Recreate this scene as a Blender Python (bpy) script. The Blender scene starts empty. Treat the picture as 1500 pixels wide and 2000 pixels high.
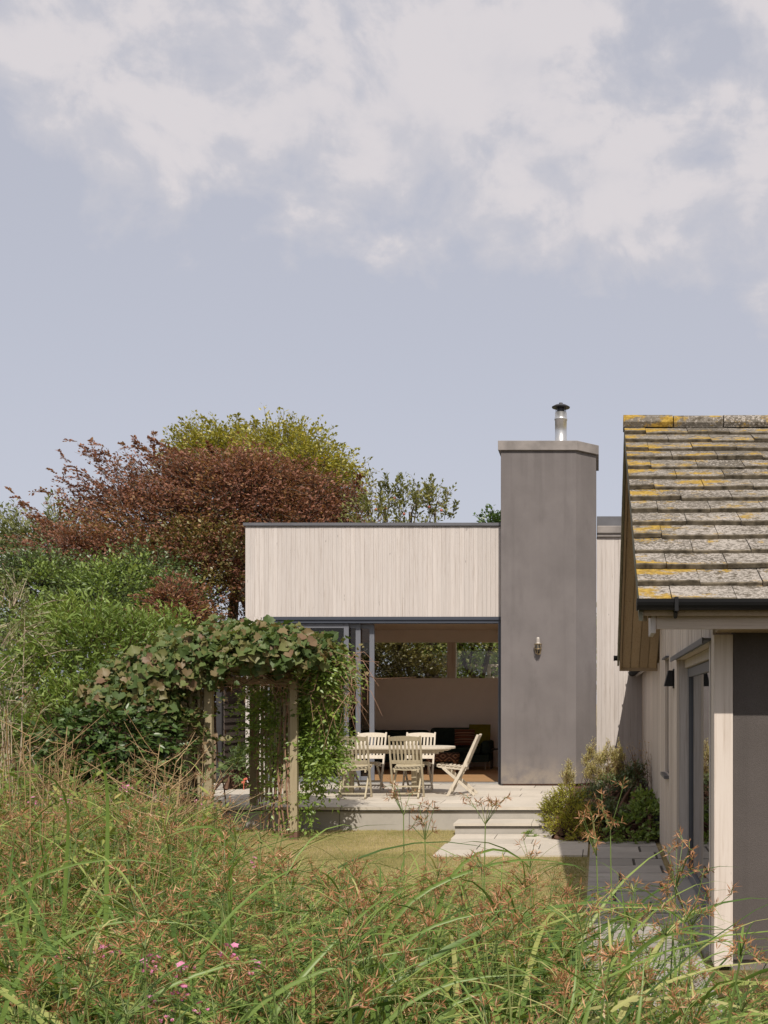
import bpy, bmesh, math, random
import numpy as np
from mathutils import Vector, Matrix

# ------------------------------------------------------------------ camera, sky, sun, exposure
F, CX, CY, EYE = 2300.0, 1170.0, 1373.0, 1.72      # focal length, vanishing point and eye height of the view
C = bpy.context.scene.collection
scn = bpy.context.scene
cam_d = bpy.data.cameras.new('camera'); cam = bpy.data.objects.new('camera', cam_d); C.objects.link(cam)
cam.location = (0, 0, EYE); cam.rotation_euler = (math.radians(90), 0, 0)
cam_d.sensor_fit = 'HORIZONTAL'; cam_d.sensor_width = 36.0; cam_d.lens = 36.0*F/1500.0
cam_d.shift_x = -(CX-750)/1500.0; cam_d.shift_y = (CY-1000)/1500.0
cam_d.clip_start = 0.05; cam_d.clip_end = 3000
scn.camera = cam
SUN_AZ, SUN_EL = math.radians(11), math.radians(46.5)
sun_d = bpy.data.lights.new('sun', 'SUN'); sun = bpy.data.objects.new('sun', sun_d); C.objects.link(sun)
sun_d.energy = 4.2; sun_d.angle = math.radians(0.5); sun_d.color = (1.0, 0.925, 0.83)
sv = Vector((math.sin(SUN_AZ)*math.cos(SUN_EL), -math.cos(SUN_AZ)*math.cos(SUN_EL), math.sin(SUN_EL)))
sun.rotation_euler = sv.to_track_quat('Z', 'Y').to_euler(); sun.location = sv*60
scn.view_settings.view_transform = 'Standard'; scn.view_settings.look = 'None'
scn.view_settings.exposure = 0.0; scn.view_settings.gamma = 1.0
scn.cycles.max_bounces = 8; scn.cycles.transparent_max_bounces = 12; scn.cycles.diffuse_bounces = 6
try: scn.cycles.use_denoising = True
except Exception: pass

def build_world():
    w = bpy.data.worlds.new('World'); scn.world = w; w.use_nodes = True
    nt = w.node_tree; N = nt.nodes; K = nt.links; N.clear()
    out = N.new('ShaderNodeOutputWorld'); bg = N.new('ShaderNodeBackground')
    sky = N.new('ShaderNodeTexSky'); sky.sky_type = 'NISHITA'; sky.sun_disc = False
    sky.sun_elevation = SUN_EL; sky.sun_rotation = math.pi-SUN_AZ
    sky.air_density = 1.0; sky.dust_density = 2.2; sky.ozone_density = 1.4
    tc = N.new('ShaderNodeTexCoord')
    def math_(op, a, b=None, c=None):
        n = N.new('ShaderNodeMath'); n.operation = op
        for i, v in enumerate((a, b, c)):
            if v is None: continue
            if isinstance(v, (int, float)): n.inputs[i].default_value = v
            else: K.new(v, n.inputs[i])
        return n.outputs[0]
    def smooth(v, a, b):
        n = N.new('ShaderNodeMapRange'); n.interpolation_type = 'SMOOTHSTEP'
        K.new(v, n.inputs[0]); n.inputs[1].default_value = a; n.inputs[2].default_value = b
        return n.outputs[0]
    sep = N.new('ShaderNodeSeparateXYZ'); K.new(tc.outputs['Generated'], sep.inputs[0])
    def noise(scale, det, rough, dist=0.0, off=(0, 0, 0), stretch=(1, 1, 1)):
        mp = N.new('ShaderNodeMapping'); mp.inputs['Location'].default_value = off; mp.inputs['Scale'].default_value = stretch
        K.new(tc.outputs['Generated'], mp.inputs[0])
        n = N.new('ShaderNodeTexNoise'); n.inputs['Scale'].default_value = scale; n.inputs['Detail'].default_value = det
        n.inputs['Roughness'].default_value = rough; n.inputs['Distortion'].default_value = dist
        K.new(mp.outputs[0], n.inputs[0]); return n.outputs[0]
    n1 = noise(9.0, 8, .55, .3, CLOUD_OFF, (1, 1, 1.35))
    n1b = noise(9.0, 8, .55, .3, (CLOUD_OFF[0]+.02, CLOUD_OFF[1], CLOUD_OFF[2]+.035), (1, 1, 1.35))
    wv = N.new('ShaderNodeMix'); wv.data_type = 'VECTOR'; wv.inputs[0].default_value = .035
    wn = N.new('ShaderNodeTexNoise'); wn.inputs['Scale'].default_value = 14; wn.inputs['Detail'].default_value = 4
    K.new(tc.outputs['Generated'], wn.inputs[0]); K.new(tc.outputs['Generated'], wv.inputs[4]); K.new(wn.outputs['Color'], wv.inputs[5])
    vo = N.new('ShaderNodeTexVoronoi'); vo.feature = 'SMOOTH_F1'; vo.inputs['Scale'].default_value = 24; vo.inputs['Smoothness'].default_value = .6
    K.new(wv.outputs[1], vo.inputs['Vector'])
    puff = math_('SUBTRACT', .42, vo.outputs['Distance'])
    n2 = noise(2.6, 3, .5, 0, (3.1, .4, 1.2), (1, 1, 1.7))
    n3 = noise(17, 7, .6, .35, (.3, 4.4, 1.7))
    # elevation of the cloud deck's lower edge falls towards the east
    edge = math_('MULTIPLY_ADD', sep.outputs[0], .17, sep.outputs[2])
    edge = math_('MULTIPLY_ADD', math_('SUBTRACT', n2, .5), .12, edge)
    cover = smooth(edge, .245, .40)
    body = math_('MULTIPLY_ADD', math_('SUBTRACT', n3, .5), .58, math_('MULTIPLY_ADD', puff, .13, n1))
    thr = math_('MULTIPLY_ADD', cover, -.440, .80)          # how much noise it takes to make cloud here
    d = math_('SUBTRACT', body, thr)
    mask = smooth(d, -.14, .16)
    veil = math_('MULTIPLY', smooth(edge, .20, .50), .22)
    mask = math_('MAXIMUM', math_('MULTIPLY', mask, .90), veil)
    hs = N.new('ShaderNodeHueSaturation'); hs.inputs['Saturation'].default_value = .43; hs.inputs['Value'].default_value = 1.08
    K.new(sky.outputs[0], hs.inputs['Color'])
    tint = N.new('ShaderNodeMix'); tint.data_type = 'RGBA'; tint.blend_type = 'MULTIPLY'; tint.inputs[0].default_value = 1
    K.new(hs.outputs[0], tint.inputs[6]); tint.inputs[7].default_value = (1.03, .985, .985, 1)
    hz = N.new('ShaderNodeMix'); hz.data_type = 'RGBA'; hz.inputs[0].default_value = .74
    K.new(tint.outputs[2], hz.inputs[6]); hz.inputs[7].default_value = (*[v*CLOUD_K for v in (.478, .497, .582)], 1)
    cl = N.new('ShaderNodeMix'); cl.data_type = 'RGBA'
    lit = math_('MULTIPLY_ADD', math_('SUBTRACT', n1, n1b), 2.2, math_('MULTIPLY', smooth(d, .0, .24), .85))
    K.new(smooth(lit, .05, 1.0), cl.inputs[0])
    cl.inputs[6].default_value = (*[v*CLOUD_K for v in (.60, .59, .635)], 1)
    cl.inputs[7].default_value = (*[v*CLOUD_K for v in (.725, .685, .70)], 1)
    mx = N.new('ShaderNodeMix'); mx.data_type = 'RGBA'
    K.new(mask, mx.inputs[0]); K.new(hz.outputs[2], mx.inputs[6]); K.new(cl.outputs[2], mx.inputs[7])
    K.new(mx.outputs[2], bg.inputs[0]); bg.inputs[1].default_value = SKY_STRENGTH
    K.new(bg.outputs[0], out.inputs[0])
SKY_STRENGTH = 0.15
CLOUD_K = 1/SKY_STRENGTH
CLOUD_OFF = (.35, .2, .55)
build_world()

# ------------------------------------------------------------------ helpers
R = np.random.default_rng(11)
random.seed(5)
def P(px, py, Y): return np.array(((px-CX)/F*Y, Y, EYE-(py-CY)/F*Y))
def unit(a): return a/np.maximum(np.linalg.norm(a, axis=-1, keepdims=True), 1e-9)

class MB:
    """collects polygons into one mesh"""
    def __init__(s): s.v = []; s.f = []; s.m = []
    def add(s, vs, fs, m=0):
        o = len(s.v); s.v += [tuple(map(float, p)) for p in vs]
        for f in fs: s.f.append(tuple(i+o for i in f)); s.m.append(m)
        return s
    def box(s, x0, x1, y0, y1, z0, z1, m=0):
        vs = [(x0,y0,z0),(x1,y0,z0),(x1,y1,z0),(x0,y1,z0),(x0,y0,z1),(x1,y0,z1),(x1,y1,z1),(x0,y1,z1)]
        return s.add(vs, [(0,3,2,1),(4,5,6,7),(0,1,5,4),(1,2,6,5),(2,3,7,6),(3,0,4,7)], m)
    def beam(s, p, q, w, h, up=(0,0,1), m=0):
        p, q = Vector(p), Vector(q); d = (q-p).normalized(); u = Vector(up)
        x = d.cross(u).normalized(); z = x.cross(d)
        vs = []
        for e in (p, q):
            for a, b in ((-1,-1),(1,-1),(1,1),(-1,1)): vs.append(e+x*(a*w/2)+z*(b*h/2))
        return s.add(vs, [(3,2,1,0),(4,5,6,7),(0,1,5,4),(1,2,6,5),(2,3,7,6),(3,0,4,7)], m)
    def tube(s, pts, r, n=8, m=0, cap=True):
        pts = [Vector(p) for p in pts]; k = len(pts)
        if isinstance(r, (int, float)): r = [r]*k
        o = len(s.v); prev = None
        for i, p in enumerate(pts):
            d = (pts[min(i+1,k-1)]-pts[max(i-1,0)]).normalized()
            if prev is None: x = d.orthogonal().normalized()
            else:
                x = prev-d*prev.dot(d)
                x = x.normalized() if x.length > 1e-6 else d.orthogonal().normalized()
            prev = x; y = d.cross(x)
            for j in range(n):
                a = 2*math.pi*j/n; s.v.append(tuple(p+(x*math.cos(a)+y*math.sin(a))*r[i]))
        for i in range(k-1):
            for j in range(n):
                s.f.append((o+i*n+j, o+i*n+(j+1)%n, o+(i+1)*n+(j+1)%n, o+(i+1)*n+j)); s.m.append(m)
        if cap:
            s.f.append(tuple(o+j for j in reversed(range(n)))); s.m.append(m)
            s.f.append(tuple(o+(k-1)*n+j for j in range(n))); s.m.append(m)
        return s
    def lathe(s, c, prof, n=20, m=0):
        o = len(s.v); c = Vector(c)
        for r, z in prof:
            for j in range(n):
                a = 2*math.pi*j/n; s.v.append((c.x+r*math.cos(a), c.y+r*math.sin(a), c.z+z))
        for i in range(len(prof)-1):
            for j in range(n):
                s.f.append((o+i*n+j, o+i*n+(j+1)%n, o+(i+1)*n+(j+1)%n, o+(i+1)*n+j)); s.m.append(m)
        return s
    def prism(s, poly, z0, z1, m=0):
        n = len(poly); vs = [(x,y,z0) for x,y in poly]+[(x,y,z1) for x,y in poly]
        fs = [tuple(reversed(range(n))), tuple(range(n, 2*n))]+[(i,(i+1)%n,n+(i+1)%n,n+i) for i in range(n)]
        return s.add(vs, fs, m)
    def prism_x(s, poly, x0, x1, m=0):                      # poly in (y, z)
        n = len(poly); vs = [(x0,y,z) for y,z in poly]+[(x1,y,z) for y,z in poly]
        fs = [tuple(reversed(range(n))), tuple(range(n, 2*n))]+[(i,(i+1)%n,n+(i+1)%n,n+i) for i in range(n)]
        return s.add(vs, fs, m)
    def build(s, name, mats, parent=None, bevel=0, smooth=False):
        off = np.array(parent_world(parent))
        me = bpy.data.meshes.new(name)
        me.from_pydata([tuple(np.array(v)-off) for v in s.v], [], s.f); 
        mats = mats if isinstance(mats, (list, tuple)) else [mats]
        for mt in mats: me.materials.append(mt)
        if len(mats) > 1: me.polygons.foreach_set('material_index', s.m)
        bm = bmesh.new(); bm.from_mesh(me); bmesh.ops.recalc_face_normals(bm, faces=bm.faces); bm.to_mesh(me); bm.free()
        if smooth: me.polygons.foreach_set('use_smooth', [True]*len(me.polygons))
        me.update()
        return link(name, me, parent, bevel)

WORLD_POS = {}
def parent_world(o):
    return WORLD_POS.get(o.name, (0,0,0)) if o is not None else (0,0,0)
def link(name, me, parent, bevel=0):
    o = bpy.data.objects.new(name, me); C.objects.link(o)
    if parent is not None:
        o.parent = parent; WORLD_POS[o.name] = WORLD_POS.get(parent.name, (0,0,0))
    if bevel:
        b = o.modifiers.new('bevel', 'BEVEL'); b.width = bevel; b.segments = 2; b.limit_method = 'ANGLE'
    return o
def np_mesh(name, parts, mats, parent=None, smooth=False):
    """parts: list of (V (n,3), F (m,k)) arrays, one material slot each"""
    off = np.array(parent_world(parent))
    V = np.concatenate([p[0] for p in parts])-off
    me = bpy.data.meshes.new(name); me.vertices.add(len(V)); me.vertices.foreach_set('co', V.astype(np.float32).ravel())
    loops, starts, totals, mi = [], [], [], []; vo = 0; lo = 0
    for k, (v, f) in enumerate(parts):
        f = np.asarray(f)
        loops.append((f+vo).ravel()); n, c = f.shape
        starts.append(lo+np.arange(n)*c); totals.append(np.full(n, c)); mi.append(np.full(n, k))
        vo += len(v); lo += n*c
    loops = np.concatenate(loops).astype(np.int32); starts = np.concatenate(starts).astype(np.int32); mi = np.concatenate(mi).astype(np.int32)
    me.loops.add(len(loops)); me.loops.foreach_set('vertex_index', loops)
    me.polygons.add(len(starts)); me.polygons.foreach_set('loop_start', starts)
    mats = mats if isinstance(mats, (list, tuple)) else [mats]
    for m in mats: me.materials.append(m)
    me.polygons.foreach_set('material_index', mi)
    if smooth: me.polygons.foreach_set('use_smooth', np.ones(len(starts), dtype=bool))
    me.update(calc_edges=True); me.validate()
    return link(name, me, parent)
def tag(o, label=None, cat=None, group=None, kind=None):
    for k, v in (('label', label), ('category', cat), ('group', group), ('kind', kind)):
        if v: o[k] = v
    return o
def thing(name, loc, label, cat, group=None, rotz=0):
    o = bpy.data.objects.new(name, None); C.objects.link(o); o.location = loc; o.rotation_euler = (0,0,rotz)
    o.empty_display_size = .2
    WORLD_POS[o.name] = tuple(loc) if rotz == 0 else (0,0,0)
    return tag(o, label, cat, group)
def copy_tree(o, parent=None):
    c = o.copy(); C.objects.link(c)
    if parent is not None: c.parent = parent
    for ch in list(o.children): copy_tree(ch, c)
    return c

# ------------------------------------------------------------------ materials
class NT:
    def __init__(s, name):
        s.mat = bpy.data.materials.new(name); s.mat.use_nodes = True
        s.t = s.mat.node_tree; s.N = s.t.nodes; s.K = s.t.links
        s.b = s.N['Principled BSDF']; s.out = s.N['Material Output']
        s._obj = None
    def put(s, sock, v):
        if isinstance(v, bpy.types.NodeSocket): s.K.new(v, sock)
        elif isinstance(v, (tuple, list)) and len(v) == 3 and sock.type == 'RGBA': sock.default_value = (*v, 1)
        else: sock.default_value = v
    def co(s, scale=(1,1,1), kind='Object', rot=(0,0,0)):
        if s._obj is None: s._obj = s.N.new('ShaderNodeTexCoord')
        m = s.N.new('ShaderNodeMapping'); m.inputs['Scale'].default_value = scale; m.inputs['Rotation'].default_value = rot
        s.K.new(s._obj.outputs[kind], m.inputs[0]); return m.outputs[0]
    def wpos(s, scale=(1,1,1)):
        g = s.N.new('ShaderNodeNewGeometry'); m = s.N.new('ShaderNodeMapping'); m.inputs['Scale'].default_value = scale
        s.K.new(g.outputs['Position'], m.inputs[0]); return m.outputs[0]
    def noise(s, scale, det=4, rough=.5, vec=None, dist=0):
        n = s.N.new('ShaderNodeTexNoise'); n.inputs['Scale'].default_value = scale; n.inputs['Detail'].default_value = det
        n.inputs['Roughness'].default_value = rough; n.inputs['Distortion'].default_value = dist
        if vec is not None: s.K.new(vec, n.inputs[0])
        return n.outputs[0]
    def island(s):
        g = s.N.new('ShaderNodeNewGeometry'); return g.outputs['Random Per Island']
    def ramp(s, f, stops, interp='LINEAR'):
        r = s.N.new('ShaderNodeValToRGB'); e = r.color_ramp.elements; r.color_ramp.interpolation = interp
        while len(e) < len(stops): e.new(.5)
        for i, (p, c) in enumerate(stops):
            e[i].position = p; e[i].color = (*c, 1) if len(c) == 3 else c
        s.K.new(f, r.inputs[0]); return r.outputs[0]
    def rng(s, f, a, b, c=0., d=1.):
        n = s.N.new('ShaderNodeMapRange'); s.K.new(f, n.inputs[0])
        for i, v in enumerate((a, b, c, d)): n.inputs[i+1].default_value = v
        return n.outputs[0]
    def mix(s, f, a, b, blend='MIX'):
        n = s.N.new('ShaderNodeMix'); n.data_type = 'RGBA'; n.blend_type = blend
        s.put(n.inputs[0], f); s.put(n.inputs[6], a); s.put(n.inputs[7], b); return n.outputs[2]
    def math(s, op, a, b=0.):
        n = s.N.new('ShaderNodeMath'); n.operation = op; s.put(n.inputs[0], a); s.put(n.inputs[1], b); return n.outputs[0]
    def bump(s, h, strength=.3, dist=.01):
        n = s.N.new('ShaderNodeBump'); n.inputs['Strength'].default_value = strength; n.inputs['Distance'].default_value = dist
        s.K.new(h, n.inputs['Height']); s.K.new(n.outputs[0], s.b.inputs['Normal']); return n
    def fin(s, col, rough=.8, metal=0., spec=.3):
        s.put(s.b.inputs['Base Color'], col); s.put(s.b.inputs['Roughness'], rough); s.b.inputs['Metallic'].default_value = metal
        s.b.inputs['Specular IOR Level'].default_value = spec; return s.mat

def m_timber(name, light, dark, grain=(60, 60, 1.6), spots=.5, warm=None):
    t = NT(name); v = t.co(grain)
    g = t.noise(1.0, 5, .6, v, .6); g2 = t.noise(3.2, 3, .6, v, .2)
    isl = t.island()
    base = t.ramp(isl, [(0, dark), (.35, tuple(.5*(a+b) for a, b in zip(light, dark))), (.75, light), (1, tuple(min(1, c*1.07) for c in light))])
    k = t.rng(g, .30, .72, .76, 1.08); col = t.mix(1, base, t.ramp(k, [(0, (0,0,0)), (1, (1,1,1))]), 'MULTIPLY') if False else None
    lines = t.ramp(g, [(.28, (.62,.57,.53)), (.40, (.88,.86,.84)), (.55, (1.0,1.0,1.0)), (.7, (.9,.885,.87)), (.85, (1.02,1.02,1.02))])
    col = t.mix(1, base, lines, 'MULTIPLY')
    fine = t.ramp(g2, [(.30, (.82,.78,.74)), (.44, (1,1,1))])
    col = t.mix(spots, col, fine, 'MULTIPLY')
    big = t.noise(.55, 3, .5, t.co((1,1,.5)))
    col = t.mix(t.rng(big, .35, .7, 0, .35), col, warm or tuple(c*.86 for c in light))
    st = t.noise(1, 4, .55, t.co((5.5*grain[0]/60, 5.5*grain[1]/60, .35*grain[2]/1.6)), .3)
    col = t.mix(t.rng(st, .50, .74, 0, .55), col, tuple(c*.80 for c in light))
    kn = t.noise(1, 2, .5, t.co((30*grain[0]/60, 30*grain[1]/60, 9*grain[2]/1.6)))
    col = t.mix(t.ramp(kn, [(.735, (0,0,0)), (.775, (.7,.7,.7))]), col, tuple(c*.42 for c in dark))
    t.bump(g, .25, .004)
    return t.fin(col, .78, 0, .25)
def m_plain(name, col, rough=.6, metal=0, var=.12, scale=6, spec=.4, bump=0):
    t = NT(name); n = t.noise(scale, 5, .55, t.co())
    c = t.mix(t.rng(n, .3, .7, 0, 1), tuple(x*(1-var) for x in col), tuple(min(1, x*(1+var)) for x in col))
    if bump: t.bump(t.noise(scale*14, 4, .6, t.co()), bump, .004)
    return t.fin(c, rough, metal, spec)
def m_leaf(name, stops, trans=.35, clump=.6, clump_scale=.9, gloss=.06, rough=.45):
    """leaf colour varies leaf by leaf and in clumps; light passes through"""
    t = NT(name); isl = t.island(); n = t.noise(clump_scale, 3, .5, t.wpos())
    f = t.math('ADD', t.math('MULTIPLY', isl, 1-clump), t.math('MULTIPLY', t.rng(n, .25, .75), clump))
    col = t.ramp(f, stops)
    N, K = t.N, t.K; N.remove(t.b)
    d = N.new('ShaderNodeBsdfDiffuse'); tr = N.new('ShaderNodeBsdfTranslucent'); gl = N.new('ShaderNodeBsdfGlossy'); gl.inputs['Roughness'].default_value = rough
    gl.inputs['Color'].default_value = (.9, .9, .85, 1)
    K.new(col, d.inputs[0]); K.new(t.mix(1, col, (1.25, 1.2, .7), 'MULTIPLY'), tr.inputs[0])
    m1 = N.new('ShaderNodeMixShader'); m1.inputs[0].default_value = trans; K.new(d.outputs[0], m1.inputs[1]); K.new(tr.outputs[0], m1.inputs[2])
    m2 = N.new('ShaderNodeMixShader'); m2.inputs[0].default_value = gloss; K.new(m1.outputs[0], m2.inputs[1]); K.new(gl.outputs[0], m2.inputs[2])
    K.new(m2.outputs[0], t.out.inputs[0]); return t.mat
def m_glass(name, tint=(.75, .78, .76), k=1.0):
    t = NT(name); N, K = t.N, t.K; N.remove(t.b)
    tr = N.new('ShaderNodeBsdfTransparent'); tr.inputs[0].default_value = (*tint, 1)
    gl = N.new('ShaderNodeBsdfGlossy'); gl.inputs['Roughness'].default_value = .015
    fr = N.new('ShaderNodeFresnel'); fr.inputs[0].default_value = 1.5
    mm = t.math('MULTIPLY', fr.outputs[0], k)
    m = N.new('ShaderNodeMixShader'); K.new(mm, m.inputs[0]); K.new(tr.outputs[0], m.inputs[1]); K.new(gl.outputs[0], m.inputs[2])
    K.new(m.outputs[0], t.out.inputs[0]); return t.mat

M = {}
M['larch'] = m_timber('silvered_larch', (.58, .532, .497), (.54, .494, .462), warm=(.50, .455, .425))
M['larch_dim'] = m_timber('silvered_larch_grey', (.66, .58, .50), (.55, .475, .405))
M['back_board'] = m_plain('shadow_gap_batten', (.36, .31, .275), .9)
M['larch_h'] = m_timber('larch_along_x', (.56, .48, .40), (.48, .40, .33), (1.6, 60, 60))
M['soffit'] = m_timber('soffit_boards', (.42, .32, .215), (.33, .25, .165), (50, 2, 50))
M['post'] = m_timber('oak_post', (.64, .56, .485), (.60, .52, .45), (24, 24, 1.0), .75)
M['larch_post'] = m_timber('pale_corner_post', (.70, .62, .55), (.66, .58, .51), (24, 24, 1.0), .75)
M['teak'] = m_timber('weathered_teak', (.64, .575, .475), (.52, .465, .37), (50, 50, 4))
M['teak_grey'] = m_timber('lichened_teak', (.55, .485, .35), (.43, .375, .26), (50, 50, 4))
M['softwood'] = m_timber('weathered_softwood', (.34, .27, .17), (.25, .20, .125), (40, 40, 2))
M['softwood_pale'] = m_timber('pale_softwood', (.42, .35, .23), (.34, .285, .18), (40, 40, 2))
M['foot'] = m_plain('rusted_post_shoe', (.16, .085, .06), .8)
M['slat_dark'] = m_timber('dark_feather_edge', (.125, .10, .085), (.075, .062, .055), (2, 2, 60))
M['tar'] = m_plain('tarred_post', (.035, .033, .034), .7)
M['zinc'] = m_plain('grey_coping', (.13, .13, .14), .45, .2)
M['dark_metal'] = m_plain('anthracite_frame', (.145, .15, .17), .42, .0, .05)
M['dark_head'] = m_plain('dark_grey_head', (.055, .062, .08), .4, .1, .05)
M['black'] = m_plain('black_plastic', (.012, .012, .013), .5, 0, .1, 6, .25)
M['lead'] = m_plain('lead_cap', (.25, .225, .21), .7, 0, .3, 3)
M['steel'] = m_plain('brushed_steel', (.62, .62, .61), .34, .85, .06)
M['cowl'] = m_plain('dark_cowl', (.05, .05, .052), .4, .5)
M['brass'] = m_plain('aged_brass', (.36, .27, .15), .4, .7)
M['chrome'] = m_plain('nickel', (.42, .38, .34), .5, .3)
M['plaster'] = m_plain('interior_plaster', (.82, .75, .69), .9, 0, .02)
M['ceil'] = m_plain('ceiling_plaster', (.78, .68, .60), .9, 0, .02)
M['glass'] = m_glass('door_glass', (.58, .57, .54), 1.0)
M['clear'] = m_glass('window_glass', (.92, .93, .92), .7)
M['bulb'] = m_glass('lamp_glass', (.93, .93, .9), 1.3)
M['mirror_glass'] = m_glass('side_door_glass', (.16, .16, .16), 1.9)
M['lampbulb'] = m_plain('frosted_bulb', (.75, .66, .5), .4)
M['sofa'] = m_plain('bottle_green_fabric', (.022, .032, .026), .95, 0, .25, 9, .1)
M['olive'] = m_plain('olive_fabric', (.16, .14, .018), .95, 0, .15, 9, .1)
M['concrete'] = None

def m_render(name, col, streak=.5, cap=None):
    t = NT(name); v = t.co()
    a = t.noise(1.1, 5, .6, v); b = t.noise(4, 6, .65, t.co((1, 1, .35))); c = t.noise(150, 3, .6, v)
    k = t.mix(t.rng(a, .3, .72, 0, 1), tuple(x*.87 for x in col), tuple(x*1.13 for x in col))
    k = t.mix(t.rng(b, .52, .75, 0, streak), k, tuple(x*.70 for x in col))
    st = t.noise(1, 5, .6, t.co((7, 7, .22)), .1); k = t.mix(t.rng(st, .54, .72, 0, .28), k, tuple(x*.66 for x in col)); k = t.mix(t.rng(st, .30, .42, .18, 0), k, tuple(x*1.3 for x in col))
    if cap:                                                  # run-off stains below the cap and splash at the foot
        g = t.N.new('ShaderNodeNewGeometry'); sp = t.N.new('ShaderNodeSeparateXYZ'); t.K.new(g.outputs['Position'], sp.inputs[0])
        dr = t.noise(1, 4, .6, t.co((9, 9, .12)), .1)
        k = t.mix(t.math('MULTIPLY', t.rng(sp.outputs[2], 5.0, 6.0, 0, .40), t.rng(dr, .42, .66)), k, tuple(x*.62 for x in col))
        k = t.mix(t.math('MULTIPLY', t.rng(sp.outputs[2], .85, .36, 0, .8), t.rng(t.noise(5, 4, .6, v), .38, .6)), k, (.30, .255, .205))
    k = t.mix(.55, k, t.ramp(c, [(.3, (.78,.78,.78)), (.7, (1.15,1.15,1.15))]), 'MULTIPLY')
    t.bump(c, .5, .006); return t.fin(k, .95, 0, .12)
M['chimney'] = m_render('grey_render', (.180, .163, .159), .5, True)
M['taupe'] = m_render('taupe_render', (.108, .094, .087), .3)
def m_stone(name, a, b, sc=1.2, dirt=.5):
    t = NT(name); isl = t.island(); v = t.co()
    col = t.mix(isl, a, b); n = t.noise(sc, 6, .65, v); n2 = t.noise(sc*9, 5, .7, v)
    col = t.mix(t.rng(n, .45, .75, 0, dirt), col, tuple(x*.66 for x in a))
    col = t.mix(t.rng(n2, .5, .75, 0, .4), col, tuple(x*.8 for x in b))
    t.bump(n2, .35, .004); return t.fin(col, .85, 0, .2)
M['patio'] = m_stone('pale_limestone', (.61, .55, .465), (.50, .455, .385), 1.4, .6)
M['riser'] = m_stone('grey_limestone', (.42, .39, .345), (.37, .345, .31))
M['path'] = m_stone('grey_sandstone', (.47, .435, .39), (.30, .28, .25), 1.8, .75)
M['joint'] = m_plain('dark_paving_joint', (.075, .066, .055), 1, 0, .4, 12)
M['soil'] = m_plain('garden_soil', (.07, .05, .035), 1, 0, .4, 12, .05, .6)
M['brick'] = m_plain('brick_plinth', (.19, .10, .075), .9, 0, .25, 14)
M['block'] = m_plain('grey_plinth', (.19, .17, .15), .9, 0, .25, 10)

def m_lawn():
    t = NT('dry_lawn'); v = t.wpos()
    a = t.noise(.55, 4, .6, v); b = t.noise(5, 5, .7, v); c = t.noise(60, 3, .7, v)
    f = t.math('ADD', t.math('MULTIPLY', a, .6), t.math('MULTIPLY', b, .4))
    col = t.ramp(f, [(.36, (.17, .18, .06)), (.5, (.35, .29, .145)), (.62, (.47, .37, .215))])
    col = t.mix(.6, col, t.ramp(c, [(.3, (.55,.55,.5)), (.7, (1.25,1.2,1.15))]), 'MULTIPLY')
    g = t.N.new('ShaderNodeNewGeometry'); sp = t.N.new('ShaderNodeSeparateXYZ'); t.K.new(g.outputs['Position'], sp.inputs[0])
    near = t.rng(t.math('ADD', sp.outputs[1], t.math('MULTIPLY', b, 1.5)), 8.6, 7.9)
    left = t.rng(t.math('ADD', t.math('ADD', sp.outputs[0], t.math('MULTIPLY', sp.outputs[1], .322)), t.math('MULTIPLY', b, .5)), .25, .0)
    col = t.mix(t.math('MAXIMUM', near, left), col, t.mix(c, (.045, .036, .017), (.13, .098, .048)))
    t.bump(c, .8, .02); return t.fin(col, 1, 0, .05)
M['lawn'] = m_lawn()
def m_tile():
    t = NT('lichened_concrete_tile'); v = t.co(); isl = t.island()
    base = t.ramp(isl, [(0, (.11, .096, .076)), (.5, (.165, .146, .12)), (1, (.22, .20, .17))])
    n1 = t.noise(46, 5, .72, v, .4); n0 = t.noise(2.2, 3, .5, v)
    g = t.N.new('ShaderNodeNewGeometry'); sp = t.N.new('ShaderNodeSeparateXYZ'); t.K.new(g.outputs['Position'], sp.inputs[0])
    # pale crust lichen in close speckles
    lo = t.rng(sp.outputs[2], 2.5, 4.2, .025, -.055)
    spk = t.math('ADD', t.math('ADD', n1, lo), t.math('MULTIPLY', t.math('SUBTRACT', n0, .5), .30))
    col = t.mix(t.ramp(spk, [(.485, (0,0,0)), (.56, (1,1,1))]), base, (.42, .38, .335))
    mo = t.noise(15, 5, .7, v, .3)
    col = t.mix(t.ramp(t.math('ADD', mo, t.math('MULTIPLY', isl, .10)), [(.60, (0,0,0)), (.68, (.75,.75,.75))]), col, (.075, .06, .04))
    # orange lichen colonies, more of them towards the ridge
    hi = t.rng(sp.outputs[2], 3.0, 4.35, 0, .035)
    ed = t.rng(sp.outputs[0], .22, .85, .055, 0)
    y1 = t.noise(3.3, 2, .5, t.co((1, 1.5, 1.5))); y2 = t.noise(24, 5, .75, v, .5)
    yy = t.math('ADD', t.math('ADD', t.math('MULTIPLY', y1, .62), t.math('MULTIPLY', y2, .42)), t.math('ADD', hi, ed))
    yc = t.ramp(t.noise(30, 3, .5, v), [(.35, (.27, .165, .025)), (.65, (.50, .33, .065))])
    col = t.mix(t.ramp(yy, [(.580, (0,0,0)), (.640, (.92,.92,.92))]), col, yc)
    t.bump(t.noise(70, 5, .7, v), .8, .012); return t.fin(col, .95, 0, .12)
M['tile'] = m_tile()
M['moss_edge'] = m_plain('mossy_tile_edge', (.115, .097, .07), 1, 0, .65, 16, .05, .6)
M['tile_edge'] = m_plain('weathered_verge_board', (.20, .19, .14), .9, 0, .25, 8)
def m_floor():
    t = NT('oak_floor'); v = t.co((1.2, 14, 14)); n = t.noise(1, 5, .6, v, .4)
    col = t.mix(t.rng(n, .3, .7), (.40, .235, .11), (.56, .345, .18)); return t.fin(col, .45, 0, .3)
M['oak'] = m_floor()
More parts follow.
